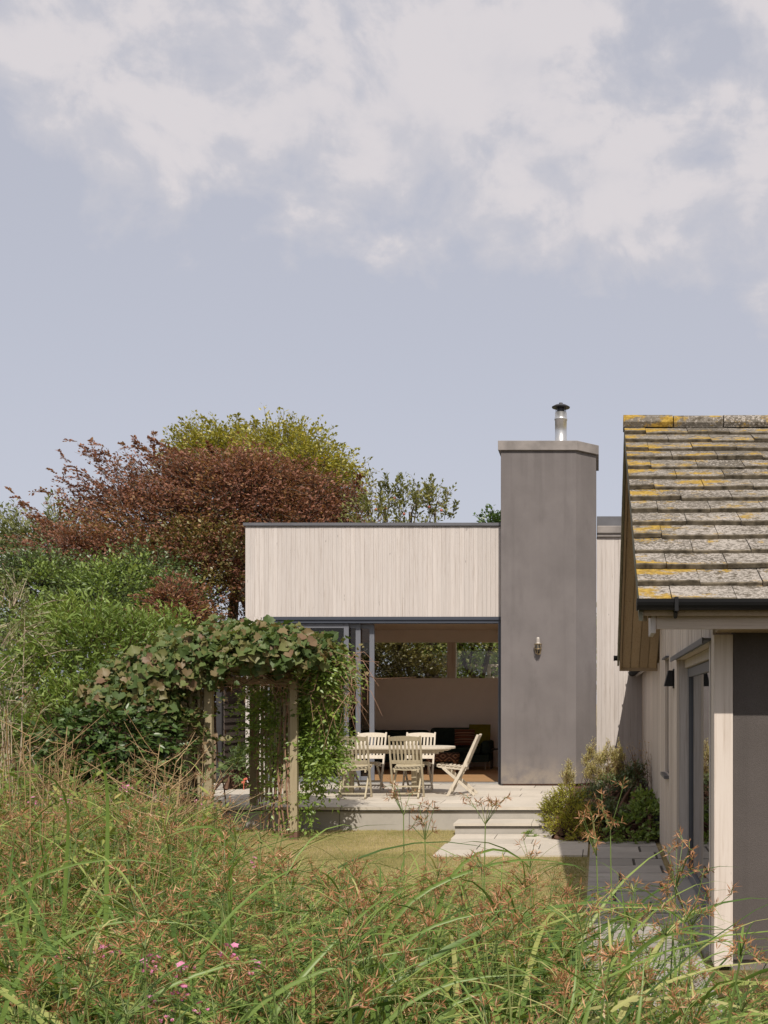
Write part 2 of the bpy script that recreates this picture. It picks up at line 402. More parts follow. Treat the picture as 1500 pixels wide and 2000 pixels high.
def m_stripes():
    t = NT('striped_weave'); v = t.co(); s = t.N.new('ShaderNodeSeparateXYZ'); t.K.new(v, s.inputs[0])
    f = t.math('FRACT', t.math('MULTIPLY', s.outputs[2], 7.0))
    col = t.ramp(f, [(0, (.11,.045,.03)), (.2, (.30,.19,.12)), (.3, (.09,.04,.033)), (.5, (.18,.08,.05)), (.62, (.36,.22,.13)), (.72, (.05,.03,.03)), (.85, (.2,.06,.03))], 'CONSTANT')
    return t.fin(col, .95, 0, .1)
M['stripes'] = m_stripes()
def m_kilim():
    t = NT('kilim_weave'); v = t.co(); s = t.N.new('ShaderNodeSeparateXYZ'); t.K.new(v, s.inputs[0])
    a = t.math('PINGPONG', t.math('MULTIPLY', s.outputs[0], 4.2), .5); b = t.math('PINGPONG', t.math('MULTIPLY', s.outputs[2], 5.5), .5)
    f = t.math('FRACT', t.math('MULTIPLY', t.math('ADD', a, b), 2.6))
    col = t.ramp(f, [(0, (.045,.022,.016)), (.45, (.26,.17,.11)), (.62, (.10,.055,.042)), (.85, (.04,.03,.028))], 'CONSTANT')
    return t.fin(col, .95, 0, .1)
M['kilim'] = m_kilim()
M['bark'] = m_plain('grey_bark', (.17, .145, .115), .95, 0, .35, 9, .1, .5)
M['bark_dark'] = m_plain('dark_bark', (.075, .058, .045), .95, 0, .35, 9, .1, .5)
M['twig'] = m_plain('brown_twig', (.13, .075, .05), .9, 0, .3, 9, .1)
M['pink_twig'] = m_plain('pinkish_twig', (.33, .20, .135), .9, 0, .3, 9, .1)
M['deadwood'] = m_plain('pale_deadwood', (.46, .37, .27), .9, 0, .2, 9, .1)
M['apple'] = m_plain('red_apple', (.38, .12, .08), .45, 0, .35, 12)
M['copper'] = m_leaf('copper_beech_leaf', [(0, (0.1105, 0.0592, 0.045)), (0.35, (0.2285, 0.1047, 0.0749)), (0.6, (0.3463, 0.1678, 0.1123)), (0.82, (0.2947, 0.1879, 0.0749)), (1, (0.3686, 0.2684, 0.0899))], .34, .55, .8, .015)
M['copper_in'] = m_leaf('copper_dark_green_leaf', [(0, (0.0713, 0.0684, 0.0257)), (0.5, (0.1567, 0.1354, 0.0427)), (1, (0.342, 0.285, 0.0785))], .3, .5, .8)
M['gold'] = m_leaf('yellowing_beech_leaf', [(0, (0.1485, 0.1693, 0.0253)), (0.45, (0.2835, 0.2799, 0.0351)), (0.8, (0.4455, 0.383, 0.0562)), (1, (0.5669, 0.3977, 0.0842))], .40, .5, .7)
M['apple_leaf'] = m_leaf('apple_leaf', [(0, (0.1035, 0.1265, 0.046)), (0.6, (0.23, 0.2415, 0.0805)), (1, (0.414, 0.3565, 0.1035))], .38, .4, 1.2, .03)
M['blue_green'] = m_leaf('bluish_leaf', [(0, (0.06, 0.0942, 0.0385)), (0.6, (0.1423, 0.2069, 0.0706)), (1, (0.2998, 0.3426, 0.0964))], .3, .6, 1.0)
M['mid_green'] = m_leaf('mid_green_leaf', [(0, (0.0834, 0.1302, 0.0298)), (0.55, (0.2044, 0.2911, 0.0684)), (1, (0.3785, 0.4598, 0.1242))], .35, .5, 1.3, .03)
M['laurel'] = m_leaf('laurel_leaf', [(0, (0.0284, 0.0568, 0.0148)), (0.6, (0.071, 0.125, 0.0296)), (1, (0.1562, 0.2159, 0.0543))], .2, .4, 1.3, .05, .4)
M['sage'] = m_leaf('pale_willow_leaf', [(0, (0.11, 0.1375, 0.055)), (0.6, (0.22, 0.2475, 0.0935)), (1, (0.352, 0.352, 0.143))], .3, .5, 1.0)
M['vine'] = m_leaf('grape_leaf', [(0, (0.05, 0.088, 0.024)), (0.4, (0.1, 0.15, 0.045)), (0.6, (0.165, 0.19, 0.06)), (0.83, (0.225, 0.17, 0.085)), (0.94, (0.19, 0.105, 0.07)), (1, (0.12, 0.06, 0.04))], .3, .2, 1.6, .025, .5)
M['jasmine'] = m_leaf('jasmine_leaf', [(0, (0.0985, 0.1706, 0.0328)), (0.6, (0.2231, 0.3281, 0.059)), (1, (0.42, 0.4856, 0.105))], .35, .45, 2.0)
M['heather'] = m_leaf('yellow_shrub_leaf', [(0, (0.1122, 0.1485, 0.0242)), (0.5, (0.3179, 0.319, 0.0484)), (1, (0.561, 0.484, 0.0847))], .4, .5, 3.0, .02)
M['bed_green'] = m_leaf('bed_leaf', [(0, (.05, .085, .03)), (.6, (.13, .18, .065)), (1, (.24, .28, .11))], .3, .5, 2.0)
M['fleabane'] = m_leaf('fleabane_leaf', [(0, (0.391, 0.391, 0.1725)), (0.6, (0.6325, 0.575, 0.299)), (1, (0.828, 0.713, 0.483))], .45, .4, 3.0, .02)
M['sedge'] = m_leaf('sedge_blade', [(0, (0.0494, 0.096, 0.0205)), (0.42, (0.1174, 0.198, 0.041)), (0.72, (0.2225, 0.312, 0.0741)), (0.88, (0.3708, 0.396, 0.1254)), (1, (0.5686, 0.516, 0.2508))], .32, .12, 1.5, .03, .42)
M['spikelet'] = m_leaf('sedge_spikelet', [(0, (0.1701, 0.0813, 0.0394)), (0.5, (0.3828, 0.1812, 0.0849)), (1, (0.6804, 0.3875, 0.1966))], .25, .4, 2.0, .04)
M['stalk'] = m_leaf('sedge_flower', [(0, (0.0926, 0.1543, 0.036)), (0.7, (0.1749, 0.2365, 0.0617)), (1, (0.3703, 0.3291, 0.144))], .1, .3, 2.0)
M['weed'] = m_leaf('meadow_weed_leaf', [(0, (0.067, 0.1118, 0.0224)), (0.45, (0.1678, 0.2302, 0.05)), (0.72, (0.322, 0.342, 0.0937)), (0.88, (0.5368, 0.4341, 0.175)), (1, (0.6709, 0.4868, 0.2375))], .35, .5, 1.6, .02)
M['straw'] = m_leaf('dry_straw', [(0, (0.242, 0.1513, 0.0665)), (0.5, (0.4356, 0.2904, 0.1392)), (1, (0.6655, 0.5082, 0.2783))], .2, .5, 1.5, .04)
M['husk'] = m_leaf('dry_husk', [(0, (0.084, 0.048, 0.03)), (0.5, (0.204, 0.114, 0.066)), (1, (0.36, 0.216, 0.12))], .2, .4, 2.0, .02)
M['pink'] = m_leaf('pink_petal', [(0, (.62, .16, .36)), (1, (.82, .42, .58))], .35, .3, 9, .03)
M['lawn_blade'] = m_leaf('lawn_blade', [(0, (0.154, 0.1982, 0.0495)), (0.3, (0.308, 0.2915, 0.1155)), (0.65, (0.495, 0.4314, 0.209)), (1, (0.682, 0.583, 0.341))], .3, .65, .7, .03)

# ------------------------------------------------------------------ foliage shapes (numpy)
DIAMOND = (np.array([(0,0,0),(.5,.42,.16),(0,1,0),(-.5,.42,.16)], float), np.array([(0,1,2),(0,2,3)]))
LANCE = (np.array([(0,0,0),(.5,.3,.12),(.42,.62,.0),(0,1,-.28),(-.42,.62,.0),(-.5,.3,.12),(0,.45,-.04)], float),
         np.array([(0,1,6),(1,2,6),(2,3,6),(6,3,4),(6,4,5),(0,6,5)]))
def _vine():
    ang = [(-158,.60),(-130,.72),(-112,.66),(-90,.86),(-68,.72),(-50,.80),(-30,.72),(-14,.84),(0,1.0)]
    pts = [(0, .12, 0)]
    full = [(a, r) for a, r in ang]+[(-a, r) for a, r in reversed(ang[:-1])]
    vs = [(0, .45, -.05)]+[(0, .30, 0)]
    for a, r in full:
        x = math.sin(math.radians(a))*r*.62; y = .45+math.cos(math.radians(a))*r*.58
        vs.append((x, y, .34*abs(x)-.22*max(0, y-.55)+(.04 if len(vs)%2 else -.02)))
    n = len(vs)
    fs = [(0, i, i+1) for i in range(2, n-1)]+[(0, n-1, 1), (0, 1, 2)]
    return np.array(vs, float), np.array(fs)
VINE = _vine()
def scatter(tmpl, pos, axis, nrm, L, W):
    """copies of a leaf template: y along AXIS (length L), x across (width W)"""
    V, Fc = tmpl; n = len(pos)
    y = unit(axis); x = unit(np.cross(y, nrm)); z = np.cross(x, y)
    L = np.broadcast_to(L, (n,))[:,None,None]; W = np.broadcast_to(W, (n,))[:,None,None]
    out = pos[:,None,:]+x[:,None,:]*V[None,:,0:1]*W+y[:,None,:]*V[None,:,1:2]*L+z[:,None,:]*V[None,:,2:3]*W
    F_ = Fc[None]+(np.arange(n)*len(V))[:,None,None]
    return out.reshape(-1,3), F_.reshape(-1, Fc.shape[1])
def tubes3(poly, rad, n=3):
    """poly (N,K,3), rad (N,K) -> n-sided tubes"""
    N, K, _ = poly.shape
    d = np.empty_like(poly); d[:,1:-1] = poly[:,2:]-poly[:,:-2]; d[:,0] = poly[:,1]-poly[:,0]; d[:,-1] = poly[:,-1]-poly[:,-2]
    d = unit(d); ref = np.where(np.abs(d[...,2:3]) > .9, np.array([1.,0,0]), np.array([0,0,1.]))
    x = unit(np.cross(d, ref)); y = np.cross(d, x)
    a = np.arange(n)*2*np.pi/n
    V = poly[:,:,None,:]+rad[:,:,None,None]*(x[:,:,None,:]*np.cos(a)[None,None,:,None]+y[:,:,None,:]*np.sin(a)[None,None,:,None])
    idx = np.arange(N*K*n).reshape(N,K,n); nx = np.roll(idx, -1, axis=2)
    Fq = np.stack([idx[:,:-1], nx[:,:-1], nx[:,1:], idx[:,1:]], -1).reshape(-1,4)
    return V.reshape(-1,3), Fq
def join(parts):
    V, Fs, o = [], [], 0
    for v, f in parts: V.append(v); Fs.append(np.asarray(f)+o); o += len(v)
    return np.concatenate(V), np.concatenate(Fs)
def rdir(n): return unit(R.normal(size=(n,3)))
Z = np.array([0,0,1.])
def lobe(px, py, Y, rx, rz, ry=None):
    c = P(px, py, Y); k = Y/F; return (*c, rx*k, (ry if ry else .8*rx*k), rz*k)
def sprays(lobes, n, slen, nl, spread=.3, up=.25, droop=.25, surf=(.55,1.), front=.5, jit=.35, extra=None):
    """leafy shoots growing out of ellipsoid masses: leaf positions, axes, normals and the shoots' own lines"""
    L = np.array(lobes, float); c, r = L[:,:3], L[:,3:6]
    p = (r[:,0]*r[:,2]+r[:,0]*r[:,1]+r[:,1]*r[:,2]); i = R.choice(len(L), n, p=p/p.sum())
    u = rdir(n); flip = (R.random(n) < front) & (u[:,1] > 0); u[flip,1] *= -1
    low = (u[:,2] < -.25) & (R.random(n) < .6); u[low,2] *= -1
    s = c[i]+u*r[i]*R.uniform(*surf, (n,1))**.7
    d = unit(u+Z*up+rdir(n)*jit*1.3); ln = slen*R.uniform(.55,1.35,n)
    e = s+d*ln[:,None]
    if extra is not None:
        s = np.concatenate([s, extra[0]]); e = np.concatenate([e, extra[1]]); n = len(s)
        d = unit(e-s); ln = np.linalg.norm(e-s, axis=1)
    t = (np.arange(nl)+.5)/nl
    t = np.clip(t[None]+R.uniform(-.4,.4,(n,nl))/nl, 0, 1)
    w = unit(np.cross(d, unit(Z+rdir(n)*.5))); alt = np.where(np.arange(nl)%2, 1., -1.)[None]*R.uniform(.5,1.,(n,nl))
    sp = spread*ln[:,None]*(1-.75*t)*R.uniform(.15,1,(n,nl))
    pos = s[:,None]+d[:,None]*(ln[:,None]*t)[...,None]-Z*(droop*ln[:,None]*t**2)[...,None]+w[:,None]*(alt*sp)[...,None]+rdir(n*nl).reshape(n,nl,3)*(.06*ln[:,None,None])
    ax = unit(d[:,None]*.75+w[:,None]*alt[...,None]*.8+rdir(n*nl).reshape(n,nl,3)*.4-Z*droop*.6)
    nr = unit(Z*.75+d[:,None]*.3+rdir(n*nl).reshape(n,nl,3)*.75)
    tt = np.array([0,.5,1.]); line = s[:,None]+d[:,None]*(ln[:,None]*tt)[...,None]-Z*(droop*ln[:,None]*tt**2)[...,None]
    return pos.reshape(-1,3), ax.reshape(-1,3), nr.reshape(-1,3), line
def limbs(base, lobes, r0, per=4, wig=.12):
    """tapered trunk and limbs reaching into the crown masses"""
    mb = MB(); base = np.array(base); L = np.array(lobes)
    fork = base+(L[:,:3].mean(0)-base)*np.array([.25,.25,.38])
    mb.tube([base-Z*.1, base+(fork-base)*.5+R.normal(size=3)*wig*.4, fork], [r0*1.15, r0*.92, r0*.8], 9)
    for l in L:
        c = l[:3]; m = (fork+c)/2+R.normal(size=3)*wig*2-Z*.15
        mb.tube([fork, m, c], [r0*.6, r0*.42, r0*.22], 7)
        for _ in range(per):
            u = rdir(1)[0]; u[2] = abs(u[2])*.9; e = c+u*l[3:6]*.85
            q = m+(c-m)*R.uniform(.2,1)
            mb.tube([q, (q+e)/2+R.normal(size=3)*wig, e], [r0*.2, r0*.13, r0*.04], 5)
    return mb
def tree(name, base, lobes, leafmat, barkmat, label, cat, n, slen, nl, L, W, r0=.18, group=None, tmpl=DIAMOND, twig=.006, twigmat=None, two=None, **kw):
    o = thing(name, tuple(map(float, base)), label, cat, group)
    pos, ax, nr, line = sprays(lobes, n, slen, nl, **kw)
    tw_line = line; k = len(pos); sc = R.uniform(.7,1.25,k)
    parts, mats = [scatter(tmpl, pos, ax, nr, L*sc, W*sc)], [leafmat]
    if two is not None:
        lob2, n2, mat2 = two
        pos, ax, nr, _ = sprays(lob2, n2, slen, nl, **{**kw, 'extra': None}); sc = R.uniform(.7,1.25,len(pos))
        parts.append(scatter(tmpl, pos, ax, nr, L*sc, W*sc)); mats.append(mat2)
    rad = np.tile(np.array([twig*1.4, twig, twig*.35]), (len(tw_line),1)); parts.append(tubes3(tw_line, rad)); mats.append(twigmat or barkmat)
    np_mesh('crown', parts, mats, o)
    limbs(base, lobes, r0).build('trunk', barkmat, o, smooth=True)
    return o

# ------------------------------------------------------------------ ground, paving
def ground():
    xs = np.concatenate([np.linspace(-300,-16,9), np.linspace(-14,14,57), np.linspace(16,300,9)])
    ys = np.concatenate([np.linspace(-120,-4,6), np.linspace(-2,40,85), np.linspace(46,600,12)])
    X, Y = np.meshgrid(xs, ys, indexing='ij')
    t = np.clip((Y-26.6)/3.0, 0, 1); z = 1.15*t*t*(3-2*t)
    z = z+np.where((Y > 27) | (Y < 5.5) | (X < -9), .05*np.sin(X*1.3+Y*.7)*np.cos(Y*.9), 0)
    V = np.stack([X,Y,z], -1).reshape(-1,3); nx, ny = X.shape; idx = np.arange(nx*ny).reshape(nx,ny)
    Fq = np.stack([idx[:-1,:-1], idx[1:,:-1], idx[1:,1:], idx[:-1,1:]], -1).reshape(-1,4)
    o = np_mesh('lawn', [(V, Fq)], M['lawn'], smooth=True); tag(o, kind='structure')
ground()
PZ = .32
def paving(name, x0, x1, y0, y1, z0, z1, dx, dy, mat, jit=.0, gap=.006, axis='x'):
    mb = MB(); y = y0; row = 0
    while y < y1-.02:
        yy = min(y+dy, y1); x = x0-(row*.41*dx) % dx
        while x < x1-.01:
            w = dx*random.uniform(.8, 1.2); a, b = max(x, x0), min(x+w, x1)
            if b-a > .04: mb.box(a+gap/2, b-gap/2, y+gap/2, yy-gap/2, z0, z1+random.uniform(-jit, jit))
            x += w
        y = yy; row += 1
    mb.box(x0+.02, x1-.02, y0+.02, y1-.02, z0-.02, z1-.011, 1)
    return mb.build(name, [mat, M['joint']], None, 0)
FAC = 20.30
tag(paving('patio', -8.2, -.45, 15.83, 20.55, PZ-.04, PZ, .9, .6, M['patio'], .002, .010), kind='structure')
mb = MB()
x = -8.2
while x < -.45:
    b = min(x+.94, -.45); mb.box(x+.003, b-.003, 15.88, 15.93, -.05, PZ-.045); x = b
mb.box(-8.2, -.45, 15.935, 20.55, -.05, PZ-.05)
tag(mb.build('patio_riser', M['riser'], None, .002), kind='structure')
tag(paving('step', -1.89, -.42, 15.25, 15.87, .125, .16, .92, .7, M['patio'], .001), kind='structure')
mb = MB(); mb.box(-1.87, -.42, 15.29, 15.85, -.05, .122); tag(mb.build('step_riser', M['riser']), kind='structure')
tag(paving('path', -.12, .70, 6.15, 14.48, -.05, .022, .82, .56, M['path'], .005, .030), kind='structure')
tag(paving('landing', -1.86, -.125, 13.15, 15.27, -.05, .022, .9, .53, M['patio'], .003, .011), kind='structure')
mb = MB(); mb.box(-.42, .76, 14.9, 21.45, -.05, .10); mb.box(-.30, .74, 14.5, 14.895, -.05, .03); tag(mb.build('planting_bed_soil', M['soil']), kind='structure')

# ------------------------------------------------------------------ main house
HX0, HX1, ROOFZ = -6.09, -1.66, 4.82
H = thing('timber_house', (-3.5, FAC, 0), 'flat roofed larch clad garden house with wide sliding doors and tall grey chimney', 'house')
def boards_x(mb, x0, x1, z0, z1, y, w=.078, th=.022, gap=.0022):
    x = x0
    while x < x1-.004:
        b = min(x+w*random.choice((.92, 1, 1, 1.06)), x1); d = random.uniform(-.002, .002)
        mb.box(x+gap/2, b-gap/2, y-th+d, y, z0, z1); x = b
def boards_y(mb, y0, y1, zf, x, w=.115, th=.022, gap=.006):
    y = y0
    while y < y1-.004:
        b = min(y+w*random.choice((.92, 1, 1, 1.06)), y1); d = random.uniform(-.002, .002); m = (y+b)/2
        for z0, z1 in zf(m): mb.box(x-th+d, x, y+gap/2, b-gap/2, z0, z1)
        y = b
OX0, OZ = -5.76, 3.155          # door opening: left edge and head
mb = MB(); boards_x(mb, HX0, HX1-.002, OZ+.05, ROOFZ-.06, FAC); boards_x(mb, HX0, OX0, PZ+.03, OZ+.05, FAC)
mb.build('wall', M['larch'], H)
mb = MB()                                                     # structural shell behind the cladding
mb.box(HX0, HX1+.1, FAC+.004, FAC+.20, OZ+.055, ROOFZ-.07); mb.box(HX0, OX0-.003, FAC+.004, FAC+.20, PZ, OZ+.05)
mb.build('wall', M['back_board'], H)
mb = MB(); BY = 25.6
mb.box(HX0, HX0+.2, FAC+.21, BY+.2, PZ, 4.7); mb.build('wall', M['larch_dim'], H)
mb = MB()
WZ0, WZ1 = 2.26, 3.04
mb.box(HX0+.205, HX1+.1, BY, BY+.18, PZ, WZ0); mb.box(HX0+.205, HX1+.1, BY, BY+.18, WZ1, 3.5)
mb.box(HX0+.205, -5.2, BY, BY+.18, WZ0+.002, WZ1-.002)
mb.build('inner_wall', M['plaster'], H)
mb = MB(); mb.box(HX1-.02, HX1+.18, 21.62, BY-.003, PZ, 3.4); mb.box(HX1+.003, HX1+.18, FAC+.21, 21.60, PZ, 3.4); mb.build('inner_wall', M['plaster'], H)
mb = MB(); mb.box(HX0+.205, HX1-.025, FAC+.21, BY-.003, 3.30, 3.36); mb.build('ceiling', M['ceil'], H)
mb = MB(); mb.box(HX0+.205, HX1-.025, 20.56, BY-.003, PZ-.06, PZ+.012); mb.build('floor', M['oak'], H)
rw = MB(); rw.box(-3.30, -3.12, BY-.012, BY+.19, WZ0+.002, WZ1-.002); rw = rw.build('ribbon_window', M['post'], H)
g = MB(); g.box(-5.19, -3.305, BY+.10, BY+.106, WZ0+.002, WZ1-.002); g.box(-3.115, HX1-.03, BY+.10, BY+.106, WZ0+.002, WZ1-.002)
g.build('pane', M['clear'], rw)
mb = MB(); mb.box(HX0-.03, HX1+.1, FAC-.06, BY+.26, ROOFZ-.05, ROOFZ)
mb.build('roof', M['zinc'], H)
mb = MB(); mb.box(HX0, HX1+.1, FAC+.21, BY+.2, 3.52, 4.765); mb.build('wall', M['larch_dim'], H)
# door head, jambs and track
dh = MB(); dh.box(OX0-.02, HX1-.03, FAC-.045, FAC+.22, OZ-.005, OZ+.045); dh.box(OX0, HX1-.04, FAC-.02, FAC+.20, OZ-.06, OZ-.008)
dh.build('door_head', M['dark_head'], H)
dj = MB(); dj.box(HX1-.075, HX1-.03, FAC-.03, FAC+.2, PZ+.005, OZ-.063); dj.build('door_jamb', M['dark_head'], H)
tr = MB(); tr.box(OX0, HX1-.08, FAC+.02, FAC+.24, PZ-.01, PZ+.028); tr.build('door_track', M['steel'], H)
def sliding_panel(x0, x1, y, ztop=OZ-.066):
    f = MB(); s, d = .085, .045
    f.box(x0, x0+s, y, y+d, PZ+.035, ztop); f.box(x1-s, x1, y, y+d, PZ+.035, ztop)
    f.box(x0+s, x1-s, y+.002, y+d-.002, ztop-.075, ztop); f.box(x0+s, x1-s, y+.002, y+d-.002, PZ+.035, PZ+.125)
    f = f.build('sliding_door', M['dark_metal'], H, .004)
    q = MB(); q.box(x0+s-.01, x1-s+.01, y+.018, y+.028, PZ+.12, ztop-.07); q.build('pane', M['glass'], f)
def X_at(px, Y): return (px-CX)/F*Y
sliding_panel(OX0+.01, X_at(681, FAC+.03), FAC+.03)
sliding_panel(OX0+.12, X_at(704, FAC+.09), FAC+.09)
sliding_panel(OX0+.22, X_at(731, FAC+.15), FAC+.15)
# chimney with its cap, flue and cowl
CHP = [(-1.66, 19.9), (-.39, 19.9), (-.05, 20.25), (-.05, 21.6), (-1.66, 21.6)]
mb = MB(); mb.prism(CHP, PZ+.03, 6.0); ch = mb.build('chimney', M['chimney'], H, .008)
mb = MB(); mb.prism([(-1.62,19.94),(-.41,19.94),(-.09,20.27),(-.09,21.55),(-1.62,21.55)], PZ-.05, PZ+.028); mb.build('plinth', M['brick'], ch)
cp = MB(); o_ = .045
cp.prism([(-1.66-o_,19.9-o_),(-.39+.02,19.9-o_),(-.05+o_,20.25-.02),(-.05+o_,21.6+o_),(-1.66-o_,21.6+o_)], 5.985, 6.145); cp.build('chimney_cap', M['lead'], ch, .006)
fl = MB(); fx, fy = X_at(1095.5, 20.6), 20.6
fl.lathe((fx,fy,6.14), [(.125,0),(.125,.035),(.103,.04),(.103,.52),(.113,.525),(.113,.56),(.103,.565),(.103,.66),(0.08,.665)], 24)
fl.build('flue', M['steel'], ch, smooth=True)
cw = MB(); cw.lathe((fx,fy,6.87), [(.06,-.09),(.06,0),(.155,.01),(.16,.025),(.10,.06),(.035,.075),(.03,.10),(0.001,.105)], 24)
for k in range(8):
    a = k*math.pi/4; cw.tube([(fx+.085*math.cos(a), fy+.085*math.sin(a), 6.79), (fx+.085*math.cos(a), fy+.085*math.sin(a), 6.885)], .007, 5)
cw.build('cowl', M['cowl'], ch)
# taller wing to the east
WY = 21.5
mb = MB(); boards_x(mb, -.045, 3.2, PZ+.02, 4.74, WY, .085); mb.build('wall', M['larch'], H)
mb = MB(); mb.box(-.04, 3.2, WY+.004, WY+.2, 0, 4.9); mb.build('wall', M['back_board'], H)
mb = MB(); mb.box(-.04, 3.2, WY-.05, BY+.2, 4.95, 5.12); mb.build('roof', M['zinc'], H)
gt = MB(); gt.box(-.04, 3.2, WY-.10, WY-.02, 4.80, 4.945); gt.box(-.04, 3.2, WY-.07, WY-.015, 4.735, 4.797); gt.build('gutter', M['lead'], H, .02)
# ------------------------------------------------------------------ bungalow
B = thing('bungalow', (2.5, 11, 0), 'low bungalow with lichen spotted tiled roof, pale timber side wall and dark rendered front', 'house')
GX, GY0, GY1 = .74, 7.54, 14.37
EY0, EY1, RY, EZ, RZ = 7.00, 15.30, 11.12, 2.30, 4.31          # eaves, ridge (top of the roof deck)
BX1 = 5.2
def deck(y): return EZ+(RZ-EZ)*((y-EY0)/(RY-EY0) if y < RY else (EY1-y)/(EY1-RY))
DOOR = (7.86, 11.2, 2.13); SLIT = (12.5, 13.2, .95, 2.2)
def zf(y):
    top = deck(y)-.16
    if DOOR[0] < y < DOOR[1]: return [(DOOR[2], top)]
    if SLIT[0] < y < SLIT[1]: return [(.03, SLIT[2]), (SLIT[3], top)]
    return [(.03, top)]
mb = MB()
for a, b in ((7.66, DOOR[0]), (DOOR[0], DOOR[1]), (DOOR[1], SLIT[0]), (SLIT[0], SLIT[1]), (SLIT[1], GY1)): boards_y(mb, a, b, zf, GX+.022, .125)
mb.build('wall', M['larch_dim'], B)
mb = MB()
def gable(y0, y1, z0=None, z1=None, x0=GX+.026, x1=GX+.2):
    mb.prism_x([(y0, z0 if z0 is not None else 0), (y1, z0 if z0 is not None else 0)]+([(y1, z1), (y0, z1)] if z1 else [(y1, deck(y1)-.17)]+([(RY, deck(RY)-.17)] if y0 < RY < y1 else [])+[(y0, deck(y0)-.17)]), x0, x1)
gable(7.66, DOOR[0]-.002); gable(DOOR[0]-.001, DOOR[1]+.001, DOOR[2]+.001); gable(DOOR[1]+.002, SLIT[0]-.001); gable(SLIT[0], SLIT[1], 0, SLIT[2]-.002); gable(SLIT[0], SLIT[1], SLIT[3]+.002); gable(SLIT[1]+.001, GY1)
mb.build('wall', M['larch_dim'], B)
mb = MB(); mb.box(GX-.004, GX+.118, GY0, 7.655, .03, 2.16); mb.build('corner_post', M['larch_post'], B, .005)
mb = MB(); mb.box(GX+.121, BX1, GY0+.012, GY0+.2, .075, 2.22); mb.build('wall', M['taupe'], B)
mb = MB(); mb.box(GX+.1, BX1, GY0+.04, GY0+.2, -.05, .073); mb.build('plinth', M['block'], B)
mb = MB(); mb.box(GX+.03, BX1, GY1-.2, GY1, 0, 2.2); mb.box(BX1-.2, BX1-.002, GY0+.21, GY1-.21, 0, 2.2); mb.build('wall', M['larch_dim'], B)
# roof deck, tiles, ridge, barge boards, soffit
VX = .235
rf = MB(); th = .06
rf.prism_x([(EY0+.03, EZ-th), (EY0+.03, EZ), (RY, RZ), (EY1, EZ), (EY1, EZ-th), (RY, RZ-th)], VX+.03, BX1+.4)
rf = rf.build('roof', M['soffit'], B)
ang = math.atan2(RZ-EZ, RY-EY0)
def tile_course(mb, near):
    n = 15; sl = math.hypot(RZ-EZ, RY-EY0)/n
    for r in range(n):
        t0 = r*sl; x = VX-(.0 if r % 2 else .19); base = (EY0, EZ) if near else (EY1, EZ); s = 1 if near else -1
        while x < BX1+.4:
            w = .385; a, b = max(x, VX), min(x+w, BX1+.4)
            if b-a > .03:
                lift = .037+random.uniform(-.007, .011); sk = random.uniform(-.012, .012); thk = .030; back = .012
                def q(t, h): return (base[0]+s*(math.cos(ang)*t-math.sin(ang)*h), base[1]+math.sin(ang)*t+math.cos(ang)*h)
                e0 = t0-.03+random.uniform(-.014, .012); e1 = t0+sl+.02
                pts = []
                for xx, dd in ((a+.0025, sk), (b-.0025, -sk)):
                    for t, h in ((e0+dd, lift-thk+.012), (e0+dd, lift+.010), (e0+.012+dd, lift+.014), (e1, back+.006), (e1, back-.004)):
                        y, z = q(t, h); pts.append((xx, y, z))
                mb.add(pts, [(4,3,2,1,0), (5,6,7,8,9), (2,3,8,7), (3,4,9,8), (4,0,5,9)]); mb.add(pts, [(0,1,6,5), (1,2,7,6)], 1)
            x += w
tl = MB(); tile_course(tl, True); tile_course(tl, False)
tl.build('tiles', [M['tile'], M['moss_edge']], rf)
rd = MB(); x = VX-.01
while x < BX1+.4:
    w = .47; prof = []
    for k in range(9):
        a = math.radians(200-220*k/8) if False else math.radians(-35+250*k/8); prof.append((RY+.135*math.cos(a), RZ+.035+.085*math.sin(a)+.0))
    vs = []
    jz = random.uniform(-.006, .006)
    for xx in (x+.004, x+w-.006):
        for y, z in prof: vs.append((xx, y, z+jz))
    n = len(prof)
    rd.add(vs, [(i, i+1, n+i+1, n+i) for i in range(n-1)]+[tuple(range(n)), tuple(reversed(range(n, 2*n)))]); x += w
rd.build('ridge_tiles', M['tile'], rf)
bb = MB()
for y0, y1 in ((EY0+.02, RY), (EY1, RY)):
    def bz(y, o): return deck(y)+o
    bb.prism_x([(y0, bz(y0,-.10)), (y1, bz(y1,-.10)), (y1, bz(y1,.016)), (y0, bz(y0,.016))], VX+.002, VX+.026)
bb.build('barge_board', M['tile_edge'], B)
sf = MB()
for k in range(4):
    x0 = VX+.062+k*.113
    for y0, y1 in ((EY1-.0, RY+.02), (EY0+.12, RY-.02)):
        sf.prism_x([(y0, deck(y0)-.125), (y1, deck(y1)-.125), (y1, deck(y1)-.10), (y0, deck(y0)-.10)], x0, x0+.107)
for y0, y1 in ((EY1+.01, RY+.02), (EY0+.12, RY-.02)):
    sf.prism_x([(y0, deck(y0)-.145), (y1, deck(y1)-.145), (y1, deck(y1)-.062), (y0, deck(y0)-.062)], VX+.032, VX+.056)
sf.box(VX+.03, GX+.02, EY1+.002, EY1+.022, EZ-.165, EZ-.06); sf.build('soffit', M['soffit'], B)
fa = MB(); fa.box(.345, BX1+.3, EY0+.09, EY0+.115, 2.165, 2.275); fa = fa.build('fascia', M['larch_h'], B, .002)
fe = MB(); fe.box(.315, .342, EY0+.085, EY0+.50, 2.14, 2.27); fe.build('end_board', M['larch'], B, .002)
sb = MB(); sb.box(GX+.004, BX1, EY0+.12, GY0-.003, 2.17, 2.19); sb.build('soffit', M['soffit'], B)
gu = MB()
prof = [(math.cos(math.radians(a)), math.sin(math.radians(a))) for a in range(180, 361, 18)]
